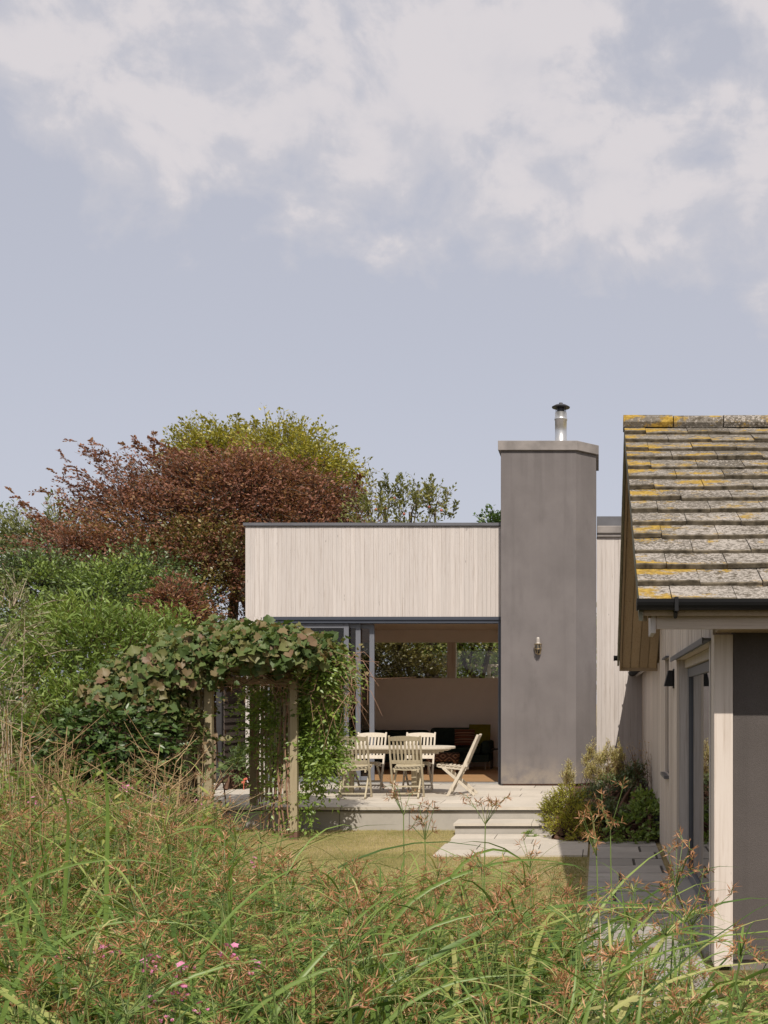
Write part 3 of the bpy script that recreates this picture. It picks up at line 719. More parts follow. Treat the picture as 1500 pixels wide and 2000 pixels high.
def gutter(y, z, x0, x1, r=.056):
    vs = []; k = len(prof)
    for xx in (x0, x1):
        for cx_, sz in prof: vs.append((xx, y+r*cx_, z+r*sz*1.15))
        for cx_, sz in reversed(prof): vs.append((xx, y+(r-.006)*cx_, z+(r-.006)*sz*1.15))
    n = 2*k
    gu.add(vs, [(i, (i+1)%n, n+(i+1)%n, n+i) for i in range(n)])
    for xx in (x0, x1): gu.add([(xx, y+r*1.08*c_, z+r*1.25*s_) for c_, s_ in prof]+[(xx+.008, y+r*1.08*c_, z+r*1.25*s_) for c_, s_ in prof], [tuple(range(k)), tuple(range(k, 2*k))]+[(i, i+1, k+i+1, k+i) for i in range(k-1)])
gutter(EY1+.04, 2.335, .19, BX1+.4); gu.build('gutter', M['black'], B); gu = MB()
gutter(EY0-.015, 2.335, .222, BX1+.4)
for bx in (.445, 1.45, 2.4): gu.box(bx, bx+.022, EY0-.082, EY0+.05, 2.262, 2.345); gu.tube([(bx+.011, EY0-.01, 2.265), (bx+.011, EY0+.04, 2.235), (bx+.011, EY0+.085, 2.255)], .012, 6)
gu.build('gutter', M['black'], B)
# side door in the gable wall
D0, D1, DZ = DOOR; IX = GX+.105
dr = MB()
dr.box(IX-.002, IX+.055, D1-.10, D1-.002, .06, 2.045); dr.box(IX, IX+.053, D0+.82, D0+.90, .06, 2.045); dr.box(IX, IX+.055, D0+.905, D1-.105, .06, .155); dr.box(IX, IX+.055, D0+.905, D1-.105, 1.965, 2.045)
dr = dr.build('side_door', M['dark_metal'], B, .004)
q = MB(); q.box(IX+.022, IX+.03, D0+.89, D1-.09, .15, 1.97); q.build('pane', M['mirror_glass'], dr)
q = MB(); q.box(IX-.008, IX+.06, D0+.02, D0+.815, .04, 2.05); q.build('door_leaf', M['dark_head'], dr, .004)
q = MB(); q.box(IX-.004, IX+.0, D1-.118, D1-.104, .15, 1.97); q.box(IX-.004, IX+.0, D0+.902, D1-.12, .150, .160); q.build('glazing_bead', M['chrome'], dr)
mb = MB(); mb.box(GX+.024, IX+.06, D1-.001, D1+.03, .03, DZ-.002); mb.box(GX-.006, GX+.02, D0-.07, D0-.002, .03, DZ-.002); mb.box(GX+.024, IX+.06, D0-.03, D0-.002, .03, DZ-.002)
mb.box(IX-.03, IX+.06, D0, D1-.005, 2.052, DZ-.005)
mb.build('door_lining', M['larch'], B)
mb = MB(); mb.box(GX-.055, GX+.14, D0-.08, D1+.06, DZ+.002, DZ+.02); mb.box(GX-.06, GX-.05, D0-.08, D1+.06, DZ-.018, DZ+.024); mb.build('door_lintel', M['zinc'], B)
mb = MB(); mb.box(GX-.03, GX+.16, D0, D1, -.02, .055); mb.build('threshold', M['path'], B)
S0, S1, SZ0, SZ1 = SLIT
sw = MB(); sw.box(GX+.13, GX+.16, S0, S1, SZ0, SZ1); sw = sw.build('slit_window', M['mirror_glass'], B)
mb = MB(); mb.box(GX-.05, GX+.13, S0-.03, S1+.03, SZ0-.035, SZ0-.002); mb.build('sill', M['zinc'], sw)
mb = MB(); mb.box(GX-.035, GX+.13, S0-.02, S1+.02, SZ1+.002, SZ1+.02); mb.build('head_flashing', M['zinc'], sw)
for a_, b_ in ((S1-.02, S1-.001), (S0+.001, S0+.02)):
    mb = MB(); mb.box(GX+.03, GX+.13, a_, b_, SZ0, SZ1); mb.build('lining', M['larch_dim'], sw)
# ------------------------------------------------------------------ low link between the two houses
K_ = thing('link_building', (1.8, 18, 0), 'low timber clad link wing behind the bungalow with black gutter at its eave', 'outbuilding')
mb = MB(); boards_y(mb, GY1+.02, WY-.03, lambda y: [(.42, 2.28)], .80, .15, .022); mb.build('wall', M['larch_dim'], K_)
mb = MB(); mb.box(.803, 2.9, GY1+.02, WY-.03, .0, 2.3); mb.build('wall', M['dark_head'], K_)
mb = MB(); mb.box(.665, .69, GY1+1.2, WY-.04, 2.20, 2.33); mb.build('fascia', M['larch'], K_)
mb = MB(); mb.box(.64, 3.0, GY1+1.15, WY-.03, 2.335, 2.40); mb.build('roof', M['zinc'], K_)
gu = MB(); gu.tube([(.60, GY1+1.15, 2.28), (.60, WY-.03, 2.28)], .058, 10)
yy = GY1+1.3
while yy < WY-.1:
    gu.tube([(.60+.066*math.cos(a), yy, 2.28+.066*math.sin(a)) for a in np.linspace(math.pi, 2*math.pi, 7)], .014, 5); yy += .35
gu.build('gutter', M['black'], K_)
mb = MB(); mb.box(.45, .795, 20.6, 21.42, .52, .56); mb.box(.50, .56, 20.9, 20.96, .1, .52); mb.box(.70, .76, 20.9, 20.96, .1, .52)
o = mb.build('timber_shelf', M['larch'], None, .003); tag(o, 'low pale timber ledge against the shaded wall behind the plants', 'ledge')
mb = MB(); cx_, cz_ = X_at(1264, 20.7), 1.72-137/111.; mb.box(cx_-.085, cx_+.085, 20.70, 20.84, cz_-.09, cz_+.09); mb.prism([(cx_-.095,20.69),(cx_+.095,20.69),(cx_+.095,20.845),(cx_-.095,20.845)], cz_+.092, cz_+.11)
mb.box(cx_-.06, cx_+.06, 20.685, 20.698, cz_-.06, cz_+.05); mb.box(cx_-.03, cx_+.03, 20.84, 21.0, .56, .57); mb.box(cx_-.05, cx_+.05, 20.70, 20.84, .562, cz_-.09)
o = mb.build('storage_tin', m_plain('blue_grey_tin', (.17, .19, .22), .5), None, .006); tag(o, 'small blue grey box standing on the ledge behind dry stems', 'box')

# ------------------------------------------------------------------ wall lamps
lx, ly = X_at(1051, 19.83), 19.82
L1 = thing('wall_lamp', (lx, ly, 2.55), 'caged nautical wall lamp with clear glass dome on grey chimney', 'wall lamp')
mb = MB(); mb.lathe((lx, ly, 2.76), [(.052,-.03),(.055,.0),(.045,.02),(.04,.10),(.03,.125),(0.001,.13)], 18); mb.box(lx-.025, lx+.025, ly, 19.898, 2.80, 2.86)
mb.build('lamp_base', M['chrome'], L1, smooth=False); L1.scale = (.8,.8,.82)
cg = MB(); cg.lathe((lx,ly,2.735), [(.06,0),(.085,.004),(.085,.018),(.055,.022)], 20)
for k in range(6):
    a = k*math.pi/3+.3; ca, sa = math.cos(a), math.sin(a)
    cg.tube([(lx+.07*ca, ly+.07*sa, 2.74), (lx+.068*ca, ly+.068*sa, 2.62), (lx+.045*ca, ly+.045*sa, 2.55), (lx, ly, 2.53)], .0055, 5)
cg.tube([(lx+.07*math.cos(a), ly+.07*math.sin(a), 2.645) for a in np.linspace(0, 2*math.pi, 17)], .006, 5, cap=False)
cg.build('cage', M['brass'], L1)
gl = MB(); gl.lathe((lx,ly,2.56), [(0.001,0),(.035,.01),(.052,.04),(.056,.09),(.056,.17)], 18); gl.build('glass_dome', M['bulb'], L1, smooth=True)
gl = MB(); gl.lathe((lx,ly,2.63), [(0.001,0),(.018,.008),(.024,.04),(.016,.08),(.016,.12)], 12); gl.build('lamp_bulb', M['lampbulb'], L1, smooth=True)
L2 = thing('wall_lamp', (GX, 11.62, 1.9), 'black wedge shaped wall lamp on bungalow side wall beside the door', 'wall lamp')
mb = MB()
mb.add([(GX-.10, 11.54, 1.885), (GX-.10, 11.70, 1.885), (GX-.012, 11.54, 1.885), (GX-.012, 11.70, 1.885), (GX-.06, 11.54, 2.04), (GX-.06, 11.70, 2.04), (GX-.012, 11.54, 2.04), (GX-.012, 11.70, 2.04)], [(0,1,3,2), (4,6,7,5), (0,4,5,1), (2,3,7,6), (0,2,6,4), (1,5,7,3)])
mb.build('lamp_shade', M['black'], L2, .004)
mb = MB(); mb.box(GX-.010, GX-.001, 11.53, 11.71, 1.865, 2.055); mb.build('back_plate', M['black'], L2)

# ------------------------------------------------------------------ garden furniture
def make_chair(mats):
    t = thing('folding_chair', (0,0,0), None, 'chair'); mt = mats
    for s in (-1, 1):                                        # back post running down to the front foot
        x = s*.225
        mb = MB(); pr = [(-.336,.92),(-.30,.925),(-.085,.455),(.165,.0),(.115,.0),(-.135,.45)]
        mb.prism_x([(y,z) for y,z in pr], x-.0125, x+.0125); mb.build('back_post', mt, t, .003)
        x = s*.19
        mb = MB(); mb.beam((x,.215,.425), (x,-.265,.012), .024, .042, (0,.6,.8)); mb.build('rear_leg', mt, t, .003)
    bk = MB()                                                # backrest: top and bottom rails and seven slats
    def rail(z0, z1, crown=0):
        n = 8; vs = []
        for i in range(n+1):
            x = -.212+.424*i/n; c = 1-(2*i/n-1)**2; cur = -.022*c
            for z, o in ((z0,0),(z1+crown*c,0),(z1+crown*c,.022),(z0,.022)):
                y = -.315+(.92-z)*.457+cur+o-.008; vs.append((x,y,z))
        fs = []
        for i in range(n):
            for k in range(4): fs.append((4*i+k, 4*i+(k+1)%4, 4*i+4+(k+1)%4, 4*i+4+k))
        fs += [(3,2,1,0), (4*n,4*n+1,4*n+2,4*n+3)]; bk.add(vs, fs)
    rail(.845, .905, .014); rail(.505, .56)
    for k in range(7):
        x = -.166+k*.0553; c = 1-(x/.212)**2
        p = (x, -.315+(.92-.845)*.457-.022*c+.003, .847); q = (x, -.315+(.92-.56)*.457-.022*c+.003, .558)
        bk.beam(q, p, .030, .013, (0,1,.4))
    bk.build('backrest', mt, t, .002)
    st = MB()
    for s in (-1,1): st.beam((s*.172,.285,.445), (s*.172,-.135,.398), .022, .04, (0,0,1))
    for k in range(7):
        y = .265-k*.062; z = .445-(.285-y)*.112+.022; vs = []; n = 6
        for i in range(n+1):
            x = -.20+.40*i/n; c = (1-(2*i/n-1)**2)*-.016
            for dy, dz in ((-.0225,0),(.0225,0),(.0225,.014),(-.0225,.014)): vs.append((x,y+dy,z+c+dz))
        fs = []
        for i in range(n):
            for kk in range(4): fs.append((4*i+kk, 4*i+(kk+1)%4, 4*i+4+(kk+1)%4, 4*i+4+kk))
        fs += [(3,2,1,0), (4*n,4*n+1,4*n+2,4*n+3)]; st.add(vs, fs)
    st.box(-.21, .21, .288, .302, .435, .478); st.build('seat', mt, t, .002)
    sr = MB(); sr.beam((-.19,-.205,.075), (.19,-.205,.075), .03, .022, (0,0,1)); sr.build('stretcher', mt, t, .002)
    sr = MB(); sr.beam((-.213,.055,.16),(.213,.055,.16), .022, .022); sr.build('stretcher', mt, t, .002)
    return t
ca = make_chair(M['teak_grey']); cb = make_chair(M['teak'])
spots = [(ca, -2.83, 17.40, 0.02, 'grey weathered folding chair seen from behind, centre of the near side of table'),
         (ca, -3.60, 17.36, .04, 'grey weathered folding chair seen from behind, partly hidden by the climbing jasmine'),
         (cb, -2.88, 18.76, math.pi, 'pale sunlit folding chair across the table, directly in front of open doorway'),
         (cb, -3.68, 18.76, math.pi-.03, 'pale sunlit folding chair across the table, in front of the glass door panels'),
         (cb, -2.14, 17.93, math.pi/2, 'pale teak folding chair at table end seen from its side with crossed legs')]
used = set()
for src, x, y, rz, lab in spots:
    c = src if src.name not in used else copy_tree(src)
    used.add(src.name); c.location = (x, y, PZ+.002); c.rotation_euler = (0,0,rz); tag(c, lab, 'chair', 'folding chairs around the patio table')
T = thing('garden_table', (-3.3, 18.07, PZ), 'long pale teak garden table with rounded ends on the stone patio', 'table')
mb = MB(); TZ = PZ+.735; x0, x1, hw = -4.45, -2.205, .47
pl = []
for k in range(0, 13):
    a = math.radians(-90+15*k); pl.append((x1-.36+.36*math.cos(a), 18.07+hw*math.sin(a)*(1 if abs(math.sin(a)) < .99 else 1)))
for k in range(0, 13):
    a = math.radians(90+15*k); pl.append((x0+.36+.36*math.cos(a), 18.07+hw*math.sin(a)))
mb.prism(pl, TZ-.032, TZ); mb.build('tabletop', M['teak'], T, .005)
mb = MB(); mb.box(-4.1, -2.42, 18.07-.3, 18.07-.275, TZ-.10, TZ-.034); mb.box(-4.1, -2.42, 18.07+.275, 18.07+.3, TZ-.10, TZ-.034); mb.box(-2.44, -2.30, 17.85, 18.29, TZ-.058, TZ-.034); mb.build('apron', M['teak'], T, .003)
for sx, sy in ((-3.85,17.84),(-3.85,18.30),(-2.80,17.84),(-2.80,18.30)):
    mb = MB(); mb.box(sx-.038, sx+.038, sy-.038, sy+.038, PZ+.002, TZ-.105); mb.build('leg', M['teak_grey'], T, .004)

# ------------------------------------------------------------------ inside the house
S = thing('sofa', (-3.8, 24.7, PZ), 'long low dark green sofa against the back wall inside the house', 'sofa')
FZ = PZ+.012
def soft(x0, x1, y0, y1, z0, z1, name, mat, par, bev=.05):
    mb = MB(); mb.box(x0, x1, y0, y1, z0, z1); o = mb.build(name, mat, par, bev); o.modifiers['bevel'].segments = 4; return o
soft(-5.5, -2.28, 24.4, 25.35, FZ+.16, FZ+.32, 'sofa_base', M['sofa'], S, .03)
soft(-5.48, -3.62, 24.38, 25.1, FZ+.325, FZ+.47, 'seat_cushion', M['sofa'], S); soft(-3.60, -2.46, 24.38, 25.1, FZ+.325, FZ+.47, 'seat_cushion', M['sofa'], S)
soft(-5.46, -3.64, 25.05, 25.35, FZ+.47, FZ+.81, 'back_cushion', M['sofa'], S, .08); soft(-3.60, -2.46, 25.05, 25.35, FZ+.47, FZ+.86, 'back_cushion', M['sofa'], S, .08)
soft(-2.45, -2.26, 24.42, 25.35, FZ+.325, FZ+.60, 'armrest', M['sofa'], S, .06)
for x in (-5.3, -3.9, -2.36):
    mb = MB(); mb.tube([(x,24.46,FZ), (x,24.46,FZ+.165)], [.012,.016], 8); mb.build('leg', M['steel'], S)
def cushion(name, c, w, h, th, mat, label, tilt, yaw=0):
    me = MB(); n = 10; vs = []; fs = []
    for side in (-1, 1):
        for i in range(n+1):
            for j in range(n+1):
                u, v = 2*i/n-1, 2*j/n-1; e = max(0, (1-u*u)*(1-v*v))**.45
                pin = 1-.06*(1-abs(u*v))*0
                vs.append((u*w/2*(1-.05*(1-v*v)*-1 if False else 1), side*th/2*e, v*h/2))
    N1 = (n+1)**2
    for side in (0,1):
        for i in range(n):
            for j in range(n):
                a = side*N1+i*(n+1)+j; f = (a, a+1, a+n+2, a+n+1); fs.append(f if side else f[::-1])
    me.add(vs, fs); o = me.build(name, mat, None, 0, True); o.location = c; o.rotation_euler = (tilt, 0, yaw); return tag(o, label, 'cushion')
cushion('cushion', (X_at(906,24.55), 24.72, FZ+.47+.19), .42, .36, .16, M['stripes'], 'rust and cream striped cushion leaning on the dark sofa', -.28, .1)
cushion('cushion', (X_at(935,24.75), 24.93, FZ+.47+.24), .46, .46, .16, M['olive'], 'olive green cushion behind the striped one at the sofa end', -.22, -.05)
O = thing('ottoman', (X_at(868,22.9), 22.9, FZ), 'patterned kilim footstool with turned legs in front of sofa', 'footstool')
ox = X_at(870, 22.9); soft(ox-.36, ox+.25, 22.7, 23.15, FZ+.26, FZ+.42, 'seat', M['kilim'], O, .03)
for sx in (-.31, .20):
    for sy in (22.75, 23.1):
        mb = MB(); mb.lathe((ox+sx, sy, FZ), [(.012,0),(.026,.03),(.014,.07),(.03,.13),(.018,.17),(.028,.22),(.028,.262)], 10); mb.build('leg', M['twig'], O, smooth=True)
DS = thing('doorway_panel', (X_at(967,24.9), 24.9, FZ), 'dark low side unit standing at the sofa end inside the house', 'side table')
mb = MB(); xx = X_at(968,24.9); mb.box(xx-.10, xx+.14, 24.7, 25.1, FZ+.40, FZ+.43); mb.build('table_top', M['tar'], DS, .004)
for sx in (-.08,.12):
    for sy in (24.72, 25.08):
        mb = MB(); mb.box(xx+sx-.012, xx+sx+.012, sy-.012, sy+.012, FZ, FZ+.398); mb.build('leg', M['tar'], DS)
DS.name = 'side_table'; WORLD_POS['side_table'] = WORLD_POS.get('doorway_panel', (0,0,0))

# ------------------------------------------------------------------ log store left of the house
G = thing('log_store', (-6.9, 21.5, PZ), 'dark feather edge boarded log store with black corner post beside house', 'shed')
gx = -6.68
mb = MB()
z = PZ+.05
while z < 2.06:                                              # lapped boards on the side that faces the path
    mb.add([(gx,20.95,z),(gx,23.6,z),(gx+.026,23.6,z),(gx+.026,20.95,z),(gx,20.95,z+.15),(gx,23.6,z+.15),(gx+.006,23.6,z+.15),(gx+.006,20.95,z+.15)], [(0,3,2,1),(4,5,6,7),(0,1,5,4),(1,2,6,5),(2,3,7,6),(3,0,4,7)]); z += .125
mb.build('wall', M['slat_dark'], G)
mb = MB(); z = PZ+.05
while z < 2.06: mb.box(-9.0, gx-.12, 22.2+(.012 if int(z*100)%2 else 0), 22.23, z, z+.118); z += .125
mb.build('wall', M['slat_dark'], G)
mb = MB(); mb.box(gx-.10, gx-.002, 20.85, 20.95, PZ, 2.12); mb.build('corner_post', M['tar'], G, .004)
mb = MB(); mb.box(-9.0, gx+.1, 20.8, 23.8, 2.13, 2.20); mb.build('roof', M['slat_dark'], G)
logs_m = m_plain('split_log', (.23, .16, .10), .9, 0, .3, 9)
k = 0
for row in range(6):
    for c in range(4):
        x = gx-.20-c*.15-(row%2)*.07; z = PZ+.075+row*.128
        mb = MB(); n = 7; rr = [random.uniform(.055,.075) for _ in range(n)]
        poly = [(rr[i]*math.cos(2*math.pi*i/n), rr[i]*math.sin(2*math.pi*i/n)) for i in range(n)]
        y0 = 21.2+random.uniform(-.03,.03)
        mb.add([(x+a, y0, z+b) for a,b in poly]+[(x+a, y0+.5, z+b) for a,b in poly], [tuple(range(n)), tuple(reversed(range(n,2*n)))]+[(i,(i+1)%n,n+(i+1)%n,n+i) for i in range(n)])
        o = mb.build('split_log', logs_m); tag(o, 'split firewood log stacked in the dark log store', 'log', 'firewood stacked in the log store')

# ------------------------------------------------------------------ pergola arch
A_, B_, C_ = np.array([-3.83,14.8]), np.array([-4.72,16.1]), np.array([-4.72,14.25]); D_ = C_+(B_-A_)
Pg = thing('pergola', (-4.6, 15.2, 0), 'weathered timber garden arch with trellis sides in front of the patio', 'pergola')
for i, q in enumerate((A_, B_, C_, D_)):
    mb = MB(); mb.box(q[0]-.046, q[0]+.046, q[1]-.046, q[1]+.046, .10, 2.02); mb.build('post', M['softwood_pale'] if i in (0,2) else M['softwood'], Pg, .005)
    mb = MB(); mb.box(q[0]-.05, q[0]+.05, q[1]-.05, q[1]+.05, -.05, .098); mb.build('post_foot', M['foot'], Pg)
def lerp(a, b, t): return a+(b-a)*t
for a, b in ((A_, B_), (C_, D_)):
    d = unit(b-a); mb = MB(); mb.beam((*(a-d*.18), 2.07), (*(b+d*.18), 2.07), .05, .095); mb.build('beam', M['softwood'], Pg, .003)
for p, q in ((A_, C_), (B_, D_)):
    mb = MB(); mb.beam((*p, 1.985), (*q, 1.985), .05, .07); mb.build('beam', M['softwood'], Pg, .003)
for k in range(5):
    p, q = lerp(A_, B_, k/4), lerp(C_, D_, k/4); e = unit(q-p)*.2
    mb = MB(); mb.beam((*(p-e), 2.165), (*(q+e), 2.165), .045, .085); mb.build('rafter', M['softwood'], Pg, .003)
for a, b, z0 in ((A_, B_, .42), (C_, D_, .42)):
    mb = MB(); d = b-a
    for k in range(1, 9):
        q = a+d*k/9; mb.box(q[0]-.016, q[0]+.016, q[1]-.016, q[1]+.016, z0, 1.98)
    for z in np.arange(z0+.05, 1.95, .165): mb.beam((*(a+d*.04+np.array([.02,.012])), z), (*(b-d*.04+np.array([.02,.012])), z), .012, .034)
    mb.build('trellis_panel', M['softwood_pale'], Pg)
mb = MB()                                                    # lattice wing on the left
q0 = C_+np.array([-.07,.0]); q1 = q0+np.array([-.32,.10])
for z in np.arange(.5, 1.98, .165): mb.beam((*q0, z), (*q1, z), .012, .034)
for k in range(3): q = q0+(q1-q0)*(.15+k*.35); mb.box(q[0]-.015, q[0]+.015, q[1]-.03, q[1]-.008, .45, 1.98)
mb.build('trellis_panel', M['softwood_pale'], Pg)

# vine over the top of the arch
def surf_leaves(cx, cy, cz, rx, ry, rz, n, zlo=-.15):
    u = rdir(n*2); u = u[u[:,2] > zlo][:n]; return np.array([cx,cy,cz])+u*np.array([rx,ry,rz])*R.uniform(.86,1.06,(len(u),1)), u
V_ = thing('grape_vine', (-5.0, 15.0, 0), 'broad leaved grape vine spreading over the top of the garden arch', 'vine')
pos, nr = [], []
for l, n in (((520,1285,14.6,120,62,.75),430), ((420,1300,14.5,130,66,.75),520), ((320,1330,14.3,120,60,.7),430), ((250,1368,13.9,80,48,.6),260), ((605,1292,14.9,60,50,.5),280), ((470,1255,15.3,150,42,.7),330), ((300,1400,13.8,60,30,.4),110)):
    c = P(l[0], l[1], l[2]); k_ = l[2]/F
    p, u = surf_leaves(*c, l[3]*k_, l[5], l[4]*k_, int(n*1.75)); pos.append(p); nr.append(u)
pos = np.concatenate(pos); nr = np.concatenate(nr); n = len(pos)
nrm = unit(nr*.5+Z*.45+np.array([0,-.4,0])+rdir(n)*.85); ax = unit(np.cross(nrm, rdir(n))+np.array([0,-.3,-.7])); ax = unit(ax-nrm*(ax*nrm).sum(1,keepdims=True))
sc = R.uniform(.05,.16,n)
np_mesh('foliage', [scatter(VINE, pos, ax, nrm, sc, sc*1.05)], M['vine'], V_)
mb = MB()
for k in range(34):
    a = P(R.uniform(330,660), R.uniform(1290,1330), R.uniform(14.4,15.4)); b = a+np.array([R.normal()*.5, R.normal()*.3, R.uniform(-.25,.2)])
    mb.tube([a, (a+b)/2+np.array([0,0,R.uniform(-.12,.06)]), b], [.007,.005,.003], 5)
for k in range(9):
    q = C_+np.array([R.uniform(-.45,.02), R.uniform(-.05,.5)]); zz = np.linspace(0, 2.0, 7)
    mb.tube([(q[0]+.06*math.sin(z*3+k)+R.normal()*.03, q[1]+.05*math.cos(z*2.6+k), z) for z in zz], R.uniform(.006,.016), 5)
mb.build('stem', M['twig'], V_)
p, ax, nr, line = sprays([lobe(372,1440,14.3,26,100,.35)], 60, .35, 7, droop=.3); sc = R.uniform(.05,.09,len(p))
np_mesh('foliage', [scatter(VINE, p, ax, nr, sc, sc)], M['vine'], V_)
mb = MB()
for k in range(70):
    t_ = R.random(); q = lerp(C_, A_, t_)+np.array([R.normal()*.06, R.normal()*.08-.06]); z = R.uniform(1.93, 2.12)
    e = np.array([q[0]+R.normal()*.28, q[1]+R.normal()*.1-.05, z-R.uniform(-.05,.26)]); a = np.array([q[0], q[1], z])
    mb.tube([a, (a+e)/2+np.array([0,-.04,R.uniform(.0,.07)]), e], [.0045,.0035,.002], 4)
mb.build('stem', M['pink_twig'], V_)
p, ax, nr, line = sprays([lobe(500,1262,14.8,150,26,.6), lobe(330,1320,14.3,130,40,.5), lobe(590,1290,14.8,90,40,.5), lobe(480,1318,14.4,90,16,.12), lobe(290,1385,13.9,80,30,.4)], 110, .34, 8, spread=.3, up=.2, droop=.5); sc = R.uniform(.035,.085,len(p))
np_mesh('foliage', [scatter(VINE, p, ax, nr, sc, sc)], M['vine'], V_)
# climber on the right leg of the arch
J = thing('climbing_jasmine', (-3.6, 14.9, 0), 'tangled small leaved climber clothing the right side of the garden arch', 'climber')
lob = [lobe(630,1310,15.0,46,40,.4), lobe(646,1380,15.0,22,60,.25), lobe(628,1400,15.2,28,90,.3), lobe(622,1480,15.1,30,62,.3), lobe(612,1420,15.4,20,90,.3), lobe(634,1500,15.0,18,40,.2), lobe(602,1575,15.1,14,40,.2), lobe(640,1335,15.1,36,36,.3), lobe(625,1450,15.3,36,60,.3)]
p, ax, nr, line = sprays(lob, 760, .26, 12, droop=.5, up=.0, spread=.35); sc = R.uniform(.75,1.3,len(p))
lob2 = [(*lerp(A_,B_,t_), z_, .12, .16, .32) for t_ in (.4,.65,.88) for z_ in (1.1,1.5,1.85)]+[(*(B_+np.array([-.03,.1])), 1.4, .12,.12,.5), (*lerp(A_,B_,.35), .5, .08,.1,.25)]
p2, ax2, nr2, line2 = sprays(lob2, 340, .25, 10, droop=.5, up=.0, spread=.35); sc2 = R.uniform(.75,1.3,len(p2))
np_mesh('foliage', [join([scatter(DIAMOND, p, ax, nr, .062*sc, .030*sc), scatter(DIAMOND, p2, ax2, nr2, .062*sc2, .030*sc2)])], M['jasmine'], J)
mb = MB()
for k in range(110):
    a = P(R.uniform(590,690), R.uniform(1270,1370), R.uniform(14.6,15.3)); b = a+np.array([R.normal()*.20+.05, R.normal()*.12, R.uniform(-.75,-.05)])
    mb.tube([a, (a+b)/2+np.array([R.normal()*.08+.06, -.05, .10]), b], [.004,.0035,.002], 4)
for k in range(12):
    q = lerp(A_, B_, R.random()); mb.tube([(q[0]+.05*math.sin(z*3+k), q[1]+.05*math.cos(z*2.6+k), z) for z in np.linspace(0,2.1,7)], R.uniform(.006,.014), 5)
mb.build('stem', M['pink_twig'], J)

# ------------------------------------------------------------------ trees
def ext(pairs, n_side=5, ys=29):
    """long feathery branches: (start px, tip px) pairs with short side shoots"""
    s, e = [], []
    for (a, b, c, d, Y) in pairs:
        p, q = P(a,b,Y), P(c,d,Y-.3); s.append(p); e.append(q); L = np.linalg.norm(q-p)
        for k in range(n_side):
            t = (k+.6)/n_side; m = p+(q-p)*t; dd = unit((q-p)+R.normal(size=3)*L*.45); s.append(m); e.append(m+dd*L*R.uniform(.2,.38)*(1.15-t*.5))
    return np.array(s), np.array(e)
cop = [lobe(440,1035,30,140,110), lobe(600,1015,30.5,75,70), lobe(300,1060,29.5,120,85), lobe(560,1100,30,110,110), lobe(400,1150,29.5,150,100), lobe(165,1090,28.5,90,36), lobe(675,1015,31,22,45), lobe(250,1130,28.6,110,60), lobe(480,965,30.5,140,45), lobe(345,960,30,78,40), lobe(250,1010,29.6,70,44), lobe(640,1070,31,60,70)]
copx = ext([(240,930,145,858,29.5),(300,910,300,850,30),(225,950,170,880,29.3),(200,990,105,922,29),(260,980,130,945,29.2),(120,1030,22,960,28.5),(150,1050,70,1010,28.5),(330,900,240,868,30),(250,950,200,868,29.6),(380,900,330,880,30),(170,1010,120,985,29),(690,960,706,930,31),(690,980,712,958,31),(210,960,120,890,29.4),(270,930,180,866,29.6),(190,1010,85,955,28.9),(230,1000,150,930,29.2),(310,900,262,858,29.8),(350,890,300,862,30),(150,1045,40,985,28.5),(420,900,405,868,30.2)], 7)
tree('copper_beech', P(455,1405,30)*np.array([1,1,0])+np.array([0,0,1.1]), cop, M['copper'], M['bark'], 'wide copper beech tree with reddish brown leaves rising behind the house', 'tree', 4000, .85, 18, .088, .054, .26, droop=.22, spread=.32, extra=copx, twig=.007,
     two=([lobe(470,1150,29.6,150,90), lobe(350,1160,29.2,120,80), lobe(560,1120,30,90,90), lobe(430,1100,29.3,140,60), lobe(300,1110,29,110,50)], 1100, M['copper_in']))
gold = [lobe(430,905,35,75,45), lobe(530,920,35.5,90,48), lobe(620,960,36,56,44), lobe(480,960,35.5,140,70), lobe(380,885,35,28,26), lobe(655,970,36,34,30), lobe(560,1010,36,110,80), lobe(600,950,33.5,50,40), lobe(610,925,31.5,62,36), lobe(665,960,31.5,32,34), lobe(560,895,32.5,70,40)]
goldx = ext([(440,850,400,815,35),(470,850,465,812,35),(500,850,497,816,35),(560,860,625,838,35.5),(640,910,700,915,36),(380,850,352,820,35),(350,880,330,880,35),(590,880,600,852,35.5),(650,930,706,940,36)], 4)
tree('beech_tree', P(500,1405,36)*np.array([1,1,0])+np.array([0,0,1.1]), gold, M['gold'], M['bark'], 'tall yellow green beech tree topping out behind the copper beech', 'tree', 2500, .8, 18, .10, .062, .3, droop=.15, extra=goldx, spread=.32)
apl = [lobe(750,990,28.5,36,30,.8), lobe(800,1000,28.5,50,28,.9), lobe(850,995,28.6,30,28,.7), lobe(730,1020,28.4,40,26,.8), lobe(770,1080,28.5,90,60,1.3)]
aplx = ext([(780,1000,783,926,28.5),(782,1010,776,940,28.5),(838,1010,840,938,28.6),(845,1010,836,955,28.6),(868,1015,875,952,28.6),(880,1015,890,985,28.6),(740,1000,745,945,28.5),(760,1000,755,935,28.4),(720,1015,712,968,28.4),(815,1010,812,965,28.5)], 5)
at = tree('apple_tree', (X_at(775,28.5), 28.5, 1.0), apl, M['apple_leaf'], M['bark'], 'apple tree with red fruit and upright shoots above the flat roof', 'tree', 190, .55, 12, .10, .055, .12, extra=aplx, spread=.22, droop=.05, up=.9)
for k, (px, py) in enumerate(((753,993),(771,973),(789,1004),(838,990),(862,997),(735,995))):
    mb = MB(); c = P(px, py, 28.0); mb.lathe(c, [(0.001,-.034),(.022,-.03),(.036,-.008),(.034,.017),(.019,.032),(0.001,.026)], 10); o = mb.build('apple', M['apple'], at, smooth=True)
